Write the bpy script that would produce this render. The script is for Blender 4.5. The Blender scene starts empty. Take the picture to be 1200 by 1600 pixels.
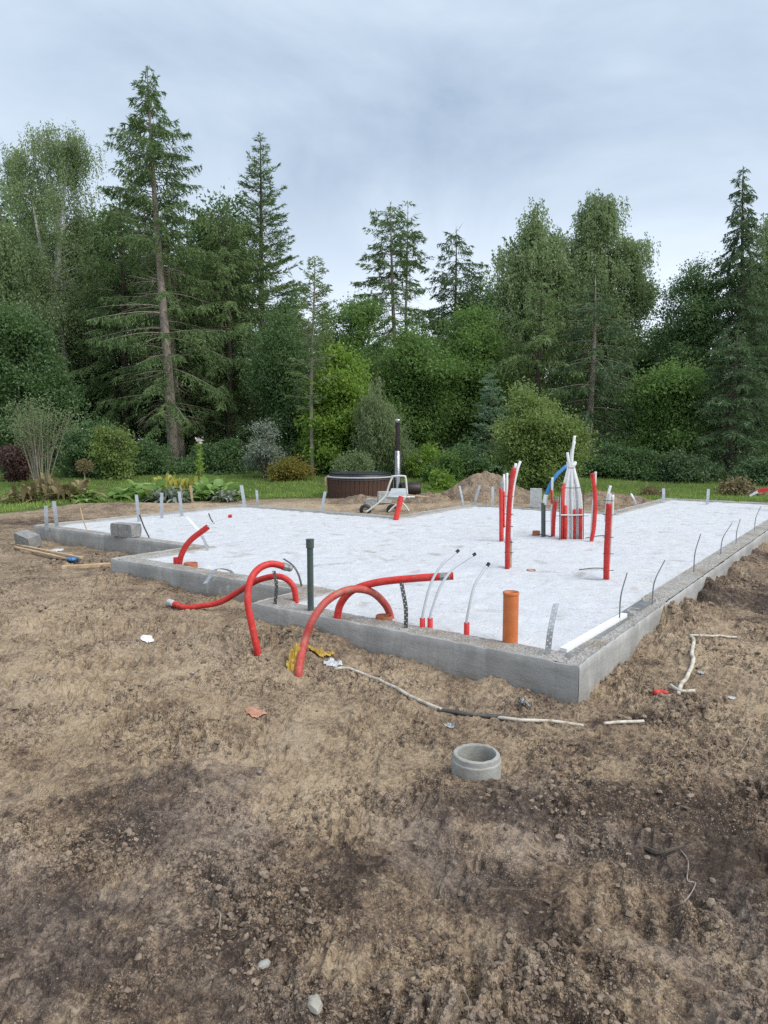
import bpy, math, random
import numpy as np
from mathutils import Vector

# ------------------------------------------------------------------ camera, sky, sun, exposure
scene = bpy.context.scene
COL = scene.collection
F_PX, HORIZON, CAM_Z = 1105.0, 686.0, 1.70          # focal length and horizon row for a 1200x1600 frame
PITCH = math.atan((800.0 - HORIZON) / F_PX)
cam_data = bpy.data.cameras.new('camera')
cam_data.sensor_fit = 'VERTICAL'
cam_data.sensor_height = 36.0
cam_data.lens = F_PX / 1600.0 * 36.0
cam_data.clip_start = 0.05
cam_data.clip_end = 3000.0
cam = bpy.data.objects.new('camera', cam_data)
COL.objects.link(cam)
cam.location = (0, 0, CAM_Z)
cam.rotation_euler = (math.pi / 2 - PITCH, 0, 0)
scene.camera = cam

SUN_EL, SUN_AZ = math.radians(52), math.radians(122)   # azimuth clockwise from +y (view direction): light from the right
world = bpy.data.worlds.new('World')
scene.world = world
world.use_nodes = True
wt = world.node_tree
wt.nodes.clear()
def wn(kind, **kw):
    n = wt.nodes.new(kind)
    for k, v in kw.items():
        setattr(n, k, v)
    return n
w_out = wn('ShaderNodeOutputWorld')
w_bg = wn('ShaderNodeBackground')
w_bg.inputs['Strength'].default_value = 0.1
w_sky = wn('ShaderNodeTexSky', sky_type='NISHITA', sun_disc=False, sun_elevation=SUN_EL, sun_rotation=SUN_AZ)
w_co = wn('ShaderNodeTexCoord')
w_sep = wn('ShaderNodeSeparateXYZ')
wt.links.new(w_co.outputs['Generated'], w_sep.inputs[0])
w_abs = wn('ShaderNodeMath', operation='ABSOLUTE')
wt.links.new(w_sep.outputs['Z'], w_abs.inputs[0])
w_add = wn('ShaderNodeMath', operation='ADD')
w_add.inputs[1].default_value = 0.22
wt.links.new(w_abs.outputs[0], w_add.inputs[0])
w_dx = wn('ShaderNodeMath', operation='DIVIDE')
w_dy = wn('ShaderNodeMath', operation='DIVIDE')
wt.links.new(w_sep.outputs['X'], w_dx.inputs[0]); wt.links.new(w_add.outputs[0], w_dx.inputs[1])
wt.links.new(w_sep.outputs['Y'], w_dy.inputs[0]); wt.links.new(w_add.outputs[0], w_dy.inputs[1])
w_com = wn('ShaderNodeCombineXYZ')
wt.links.new(w_dx.outputs[0], w_com.inputs[0]); wt.links.new(w_dy.outputs[0], w_com.inputs[1])
w_com.inputs[2].default_value = 3.7
w_noise = wn('ShaderNodeTexNoise')
w_noise.inputs['Scale'].default_value = 1.25
w_noise.inputs['Detail'].default_value = 6.0
w_noise.inputs['Roughness'].default_value = 0.56
w_noise.inputs['Distortion'].default_value = 0.5
wt.links.new(w_com.outputs[0], w_noise.inputs['Vector'])
w_n2 = wn('ShaderNodeMapRange')
w_n2.inputs['From Min'].default_value = 0.30
w_n2.inputs['From Max'].default_value = 0.70
wt.links.new(w_noise.outputs['Fac'], w_n2.inputs['Value'])
w_cloud = wn('ShaderNodeMixRGB')
w_cloud.inputs['Color1'].default_value = (1.75, 2.28, 3.05, 1)     # grey-blue underside
w_cloud.inputs['Color2'].default_value = (3.55, 4.12, 4.75, 1)     # thin pale cloud
wt.links.new(w_n2.outputs[0], w_cloud.inputs['Fac'])
w_hz = wn('ShaderNodeMapRange', interpolation_type='SMOOTHSTEP')
w_hz.inputs['From Min'].default_value = 0.03
w_hz.inputs['From Max'].default_value = 0.45
w_hz.inputs['To Min'].default_value = 0.85
w_hz.inputs['To Max'].default_value = 0.0
wt.links.new(w_abs.outputs[0], w_hz.inputs['Value'])
w_low = wn('ShaderNodeMixRGB')
w_low.inputs['Color2'].default_value = (5.6, 6.05, 6.5, 1)
wt.links.new(w_hz.outputs[0], w_low.inputs['Fac'])
wt.links.new(w_cloud.outputs[0], w_low.inputs['Color1'])
w_mix = wn('ShaderNodeMixRGB')
w_mix.inputs['Fac'].default_value = 0.9
wt.links.new(w_sky.outputs[0], w_mix.inputs['Color1'])
wt.links.new(w_low.outputs[0], w_mix.inputs['Color2'])
wt.links.new(w_mix.outputs[0], w_bg.inputs['Color'])
wt.links.new(w_bg.outputs[0], w_out.inputs['Surface'])

sun_data = bpy.data.lights.new('sun', 'SUN')
sun_data.energy = 1.5
sun_data.angle = math.radians(48)
sun_data.color = (1.0, 0.96, 0.90)
sun = bpy.data.objects.new('sun', sun_data)
COL.objects.link(sun)
sd = Vector((math.sin(SUN_AZ) * math.cos(SUN_EL), math.cos(SUN_AZ) * math.cos(SUN_EL), math.sin(SUN_EL)))
sun.rotation_euler = (-sd).to_track_quat('-Z', 'Y').to_euler()

scene.view_settings.view_transform = 'Standard'
scene.view_settings.look = 'None'
scene.view_settings.gamma = 1.0
scene.view_settings.use_curve_mapping = False
scene.view_settings.exposure = 1.08
scene.cycles.max_bounces = 9
scene.cycles.diffuse_bounces = 6
scene.cycles.transmission_bounces = 3
scene.cycles.use_denoising = False

# ------------------------------------------------------------------ plan of the place
def ray(px, py):
    dx, dz = (px - 600.0) / F_PX, -(py - 800.0) / F_PX
    c, s = math.cos(PITCH), math.sin(PITCH)
    return np.array([dx, c + dz * s, -s + dz * c])
def at(px, py, z):
    r = ray(px, py)
    return np.array([0, 0, CAM_Z]) + r * ((z - CAM_Z) / r[2])
def dp(px, py, Y):
    r = ray(px, py)
    return np.array([0, 0, CAM_Z]) + r * (Y / r[1])

TH = math.radians(35.8)
UA = np.array([math.sin(TH), math.cos(TH)])          # along the right-hand wall, away from the camera
VA = np.array([-math.cos(TH), math.sin(TH)])         # along the front wall, to the left
ORG = np.array([1.247, 4.394])
def uv(u, v, z=0.0):
    p = ORG + u * UA + v * VA
    return np.array([p[0], p[1], z])
WALL_TOP, SHEET_Z, WALL_W = 0.26, 0.225, 0.25
OUT = [(0, 0), (0, 3.0), (0.65, 3.0), (0.65, 6.1), (1.85, 6.1), (1.85, 10.15), (6.6, 10.15), (6.6, 6.05),
       (9.65, 6.05), (9.65, 3.0), (13.85, 3.0), (13.85, 0)]
def inset(poly, w):
    n, res = len(poly), []
    for i in range(n):
        p0, p1, p2 = poly[i - 1], poly[i], poly[(i + 1) % n]
        off = [0.0, 0.0]
        for a, b in ((p0, p1), (p1, p2)):
            d = np.array(b, float) - np.array(a, float); d /= np.linalg.norm(d)
            nrm = np.array([d[1], -d[0]])                # inside lies to the right of the walk
            off[0] += nrm[0] * w; off[1] += nrm[1] * w
        res.append((p1[0] + off[0], p1[1] + off[1]))
    return res
def in_poly(poly, u, v):
    c = np.zeros(u.shape, bool)
    n = len(poly)
    for i in range(n):
        (x1, y1), (x2, y2) = poly[i], poly[(i + 1) % n]
        if y1 == y2:
            continue
        t = ((y1 > v) != (y2 > v)) & (u < (x2 - x1) * (v - y1) / (y2 - y1) + x1)
        c ^= t
    return c
INN = inset(OUT, WALL_W)
MID = inset(OUT, WALL_W * 0.5)

# ------------------------------------------------------------------ noise
def _hash(ix, iy, seed):
    h = (ix.astype(np.int64) * 374761393 + iy.astype(np.int64) * 668265263 + seed * 1442695041) & 0xFFFFFFFF
    h = ((h ^ (h >> 13)) * 1274126177) & 0xFFFFFFFF
    return (h ^ (h >> 16)) & 0xFFFFFFFF
def perlin(x, y, seed=0):
    x0, y0 = np.floor(x), np.floor(y)
    fx, fy = x - x0, y - y0
    ux, uy = fx * fx * fx * (fx * (fx * 6 - 15) + 10), fy * fy * fy * (fy * (fy * 6 - 15) + 10)
    def g(ox, oy):
        a = _hash(x0 + ox, y0 + oy, seed) * (2 * math.pi / 4294967296.0)
        return np.cos(a) * (fx - ox) + np.sin(a) * (fy - oy)
    a = g(0, 0) * (1 - ux) + g(1, 0) * ux
    b = g(0, 1) * (1 - ux) + g(1, 1) * ux
    return (a * (1 - uy) + b * uy) * 1.5
def fbm(x, y, s, octs, seed=0, gain=0.5):
    r, a, t = 0.0, 1.0, 0.0
    for k in range(octs):
        r = r + a * perlin(x * s, y * s, seed + k * 17); t += a
        a *= gain; s *= 2.03
    return r / t
def sstep(a, b, x):
    t = np.clip((x - a) / (b - a), 0, 1)
    return t * t * (3 - 2 * t)
def bump(x, y, cx, cy, rx, ry, h):
    return h * np.exp(-((x - cx) / rx) ** 2 - ((y - cy) / ry) ** 2)

def ground_low(x, y):
    x = np.asarray(x, float); y = np.asarray(y, float)
    z = 0.42 * sstep(20.5, 33, y) + 0.015
    u = (x - ORG[0]) * UA[0] + (y - ORG[1]) * UA[1]
    v = (x - ORG[0]) * VA[0] + (y - ORG[1]) * VA[1]
    z = z + bump(x, y, -0.55, 5.35, 0.45, 0.4, 0.07) + bump(x, y, -1.2, 5.7, 0.5, 0.4, 0.03)
    z = z + bump(x, y, -0.61, 5.12, 0.09, 0.09, 0.035) + bump(x, y, -0.97, 5.5, 0.09, 0.09, 0.03) + bump(x, y, 0.40, 3.28, 0.2, 0.08, 0.03)
    z = z + bump(x, y, -3.0, 8.1, 1.0, 0.6, 0.04)
    z = z + bump(u, v, 2.1, -0.25, 0.45, 0.22, 0.13) + bump(u, v, 3.6, -0.2, 0.8, 0.3, 0.06) + bump(u, v, 5.6, -0.3, 1.0, 0.4, 0.05)
    nb = np.clip(0.5 + 1.5 * fbm(x, y, 2.4, 3, 66), 0, 1.5)
    z = z + np.exp(-(np.minimum(v, 0) / 0.30) ** 2) * (v < 0.2) * sstep(0.6, 1.4, u) * 0.12 * nb
    z = z + np.exp(-(np.minimum(u, 0) / 0.22) ** 2) * (u < 0.2) * sstep(0.1, 0.6, v) * (1 - sstep(2.9, 3.3, v)) * 0.07 * nb
    z = z + np.exp(-(np.minimum(u - .65, 0) / 0.25) ** 2) * (u < 0.8) * sstep(3.1, 3.5, v) * (1 - sstep(6.0, 6.5, v)) * 0.05 * nb
    z = z + bump(x, y, 1.9, 4.85, 0.25, 0.5, 0.05) - bump(x, y, 1.35, 4.3, 0.35, 0.25, 0.03)
    z = z + bump(x, y, 0.6, 3.1, 0.5, 0.16, 0.05) + bump(x, y, 1.1, 3.15, 0.4, 0.15, 0.04)
    z = z + bump(x, y, -0.85, 3.3, 0.35, 0.2, 0.06)
    z = z + bump(x, y, -0.9, 17.6, 0.9, 0.7, 0.06) + bump(x, y, -1.9, 18.3, 0.8, 0.6, 0.05) + bump(x, y, 0.6, 17.6, 0.9, 0.5, 0.06) + bump(x, y, 2.2, 18.3, 1.2, 0.7, 0.1)
    z = z + bump(x, y, -6.2, 17.3, 2.5, 0.5, 0.12)
    z = z + 0.05 * fbm(x, y, 0.35, 3, 3) * sstep(1, 4, np.hypot(x, y))
    return z
def crumb_mask(x, y):
    return sstep(-0.10, 0.22, fbm(x, y, 1.35, 4, 121, 0.6))
def domes(x, y, s, seed):
    """rounded crumbs: a bed of domes about 1/s across"""
    x, y = x * s, y * s
    ix, iy = np.floor(x), np.floor(y)
    best = np.zeros(np.shape(x))
    for ox in (-1, 0, 1):
        for oy in (-1, 0, 1):
            h = _hash(ix + ox, iy + oy, seed)
            cx = ix + ox + (h & 1023) / 1023.0; cy = iy + oy + ((h >> 10) & 1023) / 1023.0
            r = 0.28 + 0.5 * (((h >> 20) & 1023) / 1023.0) ** 2
            best = np.maximum(best, np.sqrt(np.clip(r * r - (x - cx) ** 2 - (y - cy) ** 2, 0, 1)))
    return best
def ground_z(x, y):
    """height of the soil surface, clods and all"""
    x = np.asarray(x, float); y = np.asarray(y, float)
    z = ground_low(x, y)
    r = np.hypot(x, y)
    far = 1 - 0.75 * sstep(14, 22, r)
    z = z + 0.055 * fbm(x, y, 1.3, 4, 11) * far
    wx, wy = x + 0.12 * perlin(x * 3, y * 3, 91), y + 0.12 * perlin(x * 3, y * 3, 92)
    clod = sstep(-0.05, 0.5, fbm(x, y, 0.9, 3, 21))
    n = np.abs(perlin(wx * 6.5, wy * 6.5, 31))
    z = z + (0.090 * clod + 0.032) * (0.34 - n) * far
    n2 = np.abs(perlin(wx * 15, wy * 15, 41))
    near = 1 - sstep(8, 13, r)
    z = z + (0.046 * clod + 0.020) * (0.32 - n2) * near
    z = z + (0.010 + 0.014 * clod) * fbm(wx, wy, 32, 2, 51, 0.6) * near
    crumb = (0.12 + 0.88 * crumb_mask(x, y)) * near
    z = z + crumb * 0.42 * domes(wx, wy, 7.5, 404) / 7.5 * sstep(0.0, 0.35, fbm(x, y, 0.8, 2, 405))
    z = z + crumb * (0.62 * domes(wx, wy, 16, 401) / 16 + 0.75 * domes(x, y, 34, 402) / 34) + 0.35 * near * domes(x, y, 45, 403) / 45
    # tracked-machine prints pressed into the soil
    for (cx, cy, ang, half, ln, sd) in ((-2.1, 5.2, 0.30, 0.22, 2.6, 1), (-3.2, 4.6, 0.34, 0.22, 2.4, 2), (0.75, 2.45, -0.25, 0.16, 0.9, 3), (2.7, 4.4, 0.9, 0.2, 1.4, 4), (-0.6, 2.5, 0.8, 0.15, 0.8, 5)):
        c, s = math.cos(ang), math.sin(ang)
        a = (x - cx) * c + (y - cy) * s
        b = -(x - cx) * s + (y - cy) * c
        m = (1 - sstep(half * 0.8, half, np.abs(b))) * (1 - sstep(ln * 0.6, ln, np.abs(a)))
        m = m * sstep(-0.35, 0.1, perlin(x * 1.6, y * 1.6, 60 + sd))
        z = z + m * (-0.020 + 0.013 * np.sin(a * 2 * math.pi / 0.11 + 3 * perlin(x * 2, y * 2, 70 + sd)))
    return z

# ------------------------------------------------------------------ mesh helpers
def new_mesh(name, V, Fc, mats=(), smooth=False, mat_idx=None, attrs=None):
    """V: (n,3) array; Fc: (m,k) int array, or a list of such arrays, or a list of tuples"""
    me = bpy.data.meshes.new(name)
    V = np.asarray(V, np.float32)
    if isinstance(Fc, np.ndarray):
        Fc = [Fc]
    if len(Fc) and isinstance(Fc[0], np.ndarray):
        loops = np.concatenate([f.ravel() for f in Fc]).astype(np.int32)
        cnt = np.concatenate([np.full(len(f), f.shape[1], np.int32) for f in Fc])
    else:
        loops = np.array([i for f in Fc for i in f], np.int32)
        cnt = np.array([len(f) for f in Fc], np.int32)
    st = np.zeros(len(cnt), np.int32); st[1:] = np.cumsum(cnt)[:-1]
    me.vertices.add(len(V)); me.vertices.foreach_set('co', V.ravel())
    me.loops.add(len(loops)); me.loops.foreach_set('vertex_index', loops)
    me.polygons.add(len(cnt)); me.polygons.foreach_set('loop_start', st)
    me.polygons.foreach_set('use_smooth', np.full(len(cnt), smooth))
    for m in mats:
        me.materials.append(m)
    if mat_idx is not None:
        me.polygons.foreach_set('material_index', np.asarray(mat_idx, np.int32))
    me.update(calc_edges=True)
    for (an, dom, data) in (attrs or ()):
        a = me.attributes.new(an, 'FLOAT', dom)
        a.data.foreach_set('value', np.asarray(data, np.float32))
    me.validate()
    return me
class MB:
    """collects shapes (world coordinates) into one mesh"""
    def __init__(self): self.v, self.f, self.n = [], [], 0
    def add(self, V, Fc):
        self.f += [tuple(int(i) + self.n for i in f) for f in Fc]
        V = np.asarray(V, float); self.v.append(V); self.n += len(V)
        return self
    def box(self, c, size, rot=0.0, tilt=(0, 0), bev=0.0):
        sx, sy, sz = [s / 2 for s in size]
        b = min(bev, sx * .9, sy * .9, sz * .9)
        vs = []
        if b <= 0:
            vs = [(x, y, z) for x in (-sx, sx) for y in (-sy, sy) for z in (-sz, sz)]
            fs = [(0, 1, 3, 2), (4, 6, 7, 5), (0, 4, 5, 1), (2, 3, 7, 6), (0, 2, 6, 4), (1, 5, 7, 3)]
        else:
            idx, fs = {}, []
            for i, x in enumerate((-1, 1)):
                for j, y in enumerate((-1, 1)):
                    for k, z in enumerate((-1, 1)):
                        for ax in range(3):
                            p = [x * (sx - b), y * (sy - b), z * (sz - b)]
                            p[ax] += (x, y, z)[ax] * b
                            idx[(i, j, k, ax)] = len(vs); vs.append(p)
            g = lambda i, j, k, a: idx[(i, j, k, a)]
            for s in (0, 1):
                fs.append((g(s, 0, 0, 0), g(s, 1, 0, 0), g(s, 1, 1, 0), g(s, 0, 1, 0)))
                fs.append((g(0, s, 0, 1), g(1, s, 0, 1), g(1, s, 1, 1), g(0, s, 1, 1)))
                fs.append((g(0, 0, s, 2), g(1, 0, s, 2), g(1, 1, s, 2), g(0, 1, s, 2)))
            for a in (0, 1):
                for c2 in (0, 1):
                    fs.append((g(a, c2, 0, 0), g(a, c2, 1, 0), g(a, c2, 1, 1), g(a, c2, 0, 1)))
                    fs.append((g(a, 0, c2, 0), g(a, 1, c2, 0), g(a, 1, c2, 2), g(a, 0, c2, 2)))
                    fs.append((g(0, a, c2, 1), g(1, a, c2, 1), g(1, a, c2, 2), g(0, a, c2, 2)))
                    for d in (0, 1):
                        fs.append((g(a, c2, d, 0), g(a, c2, d, 1), g(a, c2, d, 2)))
        V = np.array(vs, float)
        if tilt[0]:
            ct, st = math.cos(tilt[0]), math.sin(tilt[0]); V = V @ np.array([[1, 0, 0], [0, ct, st], [0, -st, ct]])
        if tilt[1]:
            ct, st = math.cos(tilt[1]), math.sin(tilt[1]); V = V @ np.array([[ct, 0, -st], [0, 1, 0], [st, 0, ct]])
        cr, sr = math.cos(rot), math.sin(rot)
        V = V @ np.array([[cr, sr, 0], [-sr, cr, 0], [0, 0, 1]]) + np.array(c, float)
        return self.add(V, fs)
    def tube(self, pts, rad, sides=10, cap=True, flat=None):
        P = np.asarray(pts, float); n = len(P)
        R = np.full(n, rad) if np.isscalar(rad) else np.asarray(rad, float)
        T = np.gradient(P, axis=0); T /= np.linalg.norm(T, axis=1)[:, None] + 1e-12
        a = np.array([0, 0, 1.0]) if abs(T[0][2]) < 0.9 else np.array([0, 1.0, 0])
        N = np.cross(T[0], a); N /= np.linalg.norm(N)
        vs = []
        ang = np.linspace(0, 2 * math.pi, sides, endpoint=False)
        for i in range(n):
            N = N - T[i] * (N @ T[i]); N /= np.linalg.norm(N) + 1e-12
            B = np.cross(T[i], N)
            vs.append(P[i] + R[i] * (np.cos(ang)[:, None] * N + np.sin(ang)[:, None] * B))
        V = np.concatenate(vs)
        fs = [(i * sides + j, i * sides + (j + 1) % sides, (i + 1) * sides + (j + 1) % sides, (i + 1) * sides + j)
              for i in range(n - 1) for j in range(sides)]
        if cap:
            fs += [tuple(range(sides))[::-1], tuple((n - 1) * sides + j for j in range(sides))]
        return self.add(V, fs)
    def lathe(self, c, prof, sides=32, cap=False):
        ang = np.linspace(0, 2 * math.pi, sides, endpoint=False)
        V = np.concatenate([np.stack([c[0] + r * np.cos(ang), c[1] + r * np.sin(ang), np.full(sides, c[2] + z)], 1) for r, z in prof])
        fs = [(i * sides + j, i * sides + (j + 1) % sides, (i + 1) * sides + (j + 1) % sides, (i + 1) * sides + j)
              for i in range(len(prof) - 1) for j in range(sides)]
        if cap:
            fs += [tuple((len(prof) - 1) * sides + j for j in range(sides)), tuple(range(sides))[::-1]]
        return self.add(V, fs)
    def build(self, name, mat, parent=None, smooth=False, loc=None):
        V = np.concatenate(self.v)
        return link(name, new_mesh(name, V - wloc(parent), self.f, [mat] if not isinstance(mat, (list, tuple)) else mat, smooth), parent)
def wloc(o):
    p = np.zeros(3)
    while o is not None:
        p += np.array(o.location); o = o.parent
    return p
def link(name, me, parent=None, loc=None):
    o = bpy.data.objects.new(name, me)
    COL.objects.link(o)
    if parent is not None: o.parent = parent
    if loc is not None: o.location = loc
    return o
def tag(o, label=None, cat=None, group=None, kind=None):
    if label: o['label'] = label
    if cat: o['category'] = cat
    if group: o['group'] = group
    if kind: o['kind'] = kind
    return o
def thing(name, label, cat, loc, group=None):
    o = bpy.data.objects.new(name, None)
    o.empty_display_size = 0.2
    COL.objects.link(o); o.location = [float(c) for c in loc]
    return tag(o, label, cat, group)
def copy_tree(o, parent=None):
    c = o.copy(); COL.objects.link(c)
    if parent is not None: c.parent = parent
    for ch in list(o.children): copy_tree(ch, c)
    return c
def spline(pts, n=12):
    P = np.asarray(pts, float)
    if len(P) < 3:
        t = np.linspace(0, 1, n)[:, None]; return P[0] * (1 - t) + P[-1] * t
    Q = np.vstack([2 * P[0] - P[1], P, 2 * P[-1] - P[-2]])
    out = []
    for i in range(1, len(Q) - 2):
        t = np.linspace(0, 1, n, endpoint=False)[:, None]
        a, b, c, d = Q[i - 1], Q[i], Q[i + 1], Q[i + 2]
        out.append(0.5 * ((2 * b) + (-a + c) * t + (2 * a - 5 * b + 4 * c - d) * t ** 2 + (-a + 3 * b - 3 * c + d) * t ** 3))
    out.append(P[-1][None])
    return np.concatenate(out)
def resample(P, step):
    d = np.r_[0, np.cumsum(np.linalg.norm(np.diff(P, axis=0), axis=1))]
    s = np.linspace(0, d[-1], max(3, int(d[-1] / step)))
    return np.stack([np.interp(s, d, P[:, k]) for k in range(3)], 1)

# ------------------------------------------------------------------ materials
class NT:
    def __init__(self, name):
        self.m = bpy.data.materials.new(name); self.m.use_nodes = True
        self.t = self.m.node_tree; self.t.nodes.clear()
        self.out = self.n('ShaderNodeOutputMaterial')
        self.co = self.n('ShaderNodeTexCoord')
    def n(self, kind, **kw):
        x = self.t.nodes.new(kind)
        for k, v in kw.items(): setattr(x, k, v)
        return x
    def l(self, a, b): self.t.links.new(a, b)
    def vec(self, scale=(1, 1, 1), src='Object', rot=(0, 0, 0)):
        mp = self.n('ShaderNodeMapping'); mp.inputs['Scale'].default_value = scale; mp.inputs['Rotation'].default_value = rot
        self.l(self.co.outputs[src], mp.inputs['Vector']); return mp.outputs[0]
    def noise(self, scale, detail=4, rough=0.55, vec=None, dist=0.0):
        x = self.n('ShaderNodeTexNoise'); x.inputs['Scale'].default_value = scale; x.inputs['Detail'].default_value = detail
        x.inputs['Roughness'].default_value = rough; x.inputs['Distortion'].default_value = dist
        self.l(vec if vec is not None else self.co.outputs['Object'], x.inputs['Vector']); return x.outputs['Fac']
    def voro(self, scale, vec=None, feature='F1', out='Distance'):
        x = self.n('ShaderNodeTexVoronoi', feature=feature); x.inputs['Scale'].default_value = scale
        self.l(vec if vec is not None else self.co.outputs['Object'], x.inputs['Vector']); return x.outputs[out]
    def rng(self, v, a, b, c=0.0, d=1.0):
        x = self.n('ShaderNodeMapRange'); self.l(v, x.inputs['Value'])
        for k, q in zip(('From Min', 'From Max', 'To Min', 'To Max'), (a, b, c, d)): x.inputs[k].default_value = q
        return x.outputs[0]
    def math(self, op, a, b=None):
        x = self.n('ShaderNodeMath', operation=op)
        for i, q in enumerate((a, b)):
            if q is None: continue
            if isinstance(q, (int, float)): x.inputs[i].default_value = q
            else: self.l(q, x.inputs[i])
        return x.outputs[0]
    def mix(self, f, a, b, mode='MIX'):
        x = self.n('ShaderNodeMixRGB', blend_type=mode)
        for i, q in enumerate((f, a, b)):
            if isinstance(q, (int, float)): x.inputs[i].default_value = q
            elif isinstance(q, tuple): x.inputs[i].default_value = q + (1,) if len(q) == 3 else q
            else: self.l(q, x.inputs[i])
        return x.outputs[0]
    def attr(self, name):
        x = self.n('ShaderNodeAttribute'); x.attribute_name = name; return x.outputs['Fac']
    def objrand(self):
        return self.n('ShaderNodeObjectInfo').outputs['Random']
    def bump(self, h, strength, dist, prev=None):
        x = self.n('ShaderNodeBump'); x.inputs['Strength'].default_value = strength; x.inputs['Distance'].default_value = dist
        self.l(h, x.inputs['Height'])
        if prev is not None: self.l(prev, x.inputs['Normal'])
        return x.outputs[0]
    def bsdf(self, col, rough=0.7, metal=0.0, spec=0.5, normal=None, **kw):
        b = self.n('ShaderNodeBsdfPrincipled')
        for k, q in (('Base Color', col), ('Roughness', rough), ('Metallic', metal), ('Specular IOR Level', spec)):
            if isinstance(q, (int, float)): b.inputs[k].default_value = q
            elif isinstance(q, tuple): b.inputs[k].default_value = q + (1,) if len(q) == 3 else q
            else: self.l(q, b.inputs[k])
        if normal is not None: self.l(normal, b.inputs['Normal'])
        for k, q in kw.items(): b.inputs[k].default_value = q
        self.b = b
        return b.outputs[0]
    def done(self, sh):
        self.l(sh, self.out.inputs['Surface']); return self.m

def m_plain(name, col, rough=0.6, metal=0.0, spec=0.5, var=0.15, vs=6.0, bumps=0.0, dirt=0.0, dirtcol=(0.16, 0.12, 0.08)):
    t = NT(name)
    n = t.noise(vs, 5)
    c = t.mix(t.rng(n, 0.3, 0.7), tuple(x * (1 - var) for x in col), tuple(min(1, x * (1 + var)) for x in col))
    if dirt:
        c = t.mix(t.math('MULTIPLY', t.rng(t.noise(vs * 2.3, 6, 0.7), 0.48, 0.68), dirt), c, dirtcol)
    nm = t.bump(t.noise(vs * 12, 3), bumps, 0.004) if bumps else None
    return t.done(t.bsdf(c, rough, metal, spec, nm))

LEAF_GAIN = 2.35
def m_leaf(name, c1, c2, trans=0.35, rough=0.55, clump=0.9):
    t = NT(name)
    r = t.attr('rnd')
    cl = t.rng(t.noise(clump, 2), 0.35, 0.65)
    f = t.math('ADD', t.math('MULTIPLY', r, 0.55), t.math('MULTIPLY', cl, 0.45))
    c1 = tuple(x * LEAF_GAIN for x in c1); c2 = tuple(x * LEAF_GAIN for x in c2)
    c = t.mix(f, c1, c2)
    b = t.bsdf(c, rough, 0, 0.35)
    tr = t.n('ShaderNodeBsdfTranslucent'); trans = min(trans * 1.4, 0.52)
    t.l(t.mix(0.35, c, (0.20, 0.33, 0.06)), tr.inputs['Color'])
    ms = t.n('ShaderNodeMixShader'); ms.inputs[0].default_value = trans
    t.l(b, ms.inputs[1]); t.l(tr.outputs[0], ms.inputs[2])
    return t.done(ms.outputs[0])

def m_bark(name, c1, c2, sc=6.0, stretch=0.25):
    t = NT(name)
    v = t.vec((1, 1, stretch))
    n = t.noise(sc * 2, 6, 0.65, v, 0.6)
    c = t.mix(t.rng(n, 0.35, 0.65), c1, c2)
    return t.done(t.bsdf(c, 0.9, 0, 0.2, t.bump(n, 0.7, 0.03)))

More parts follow.
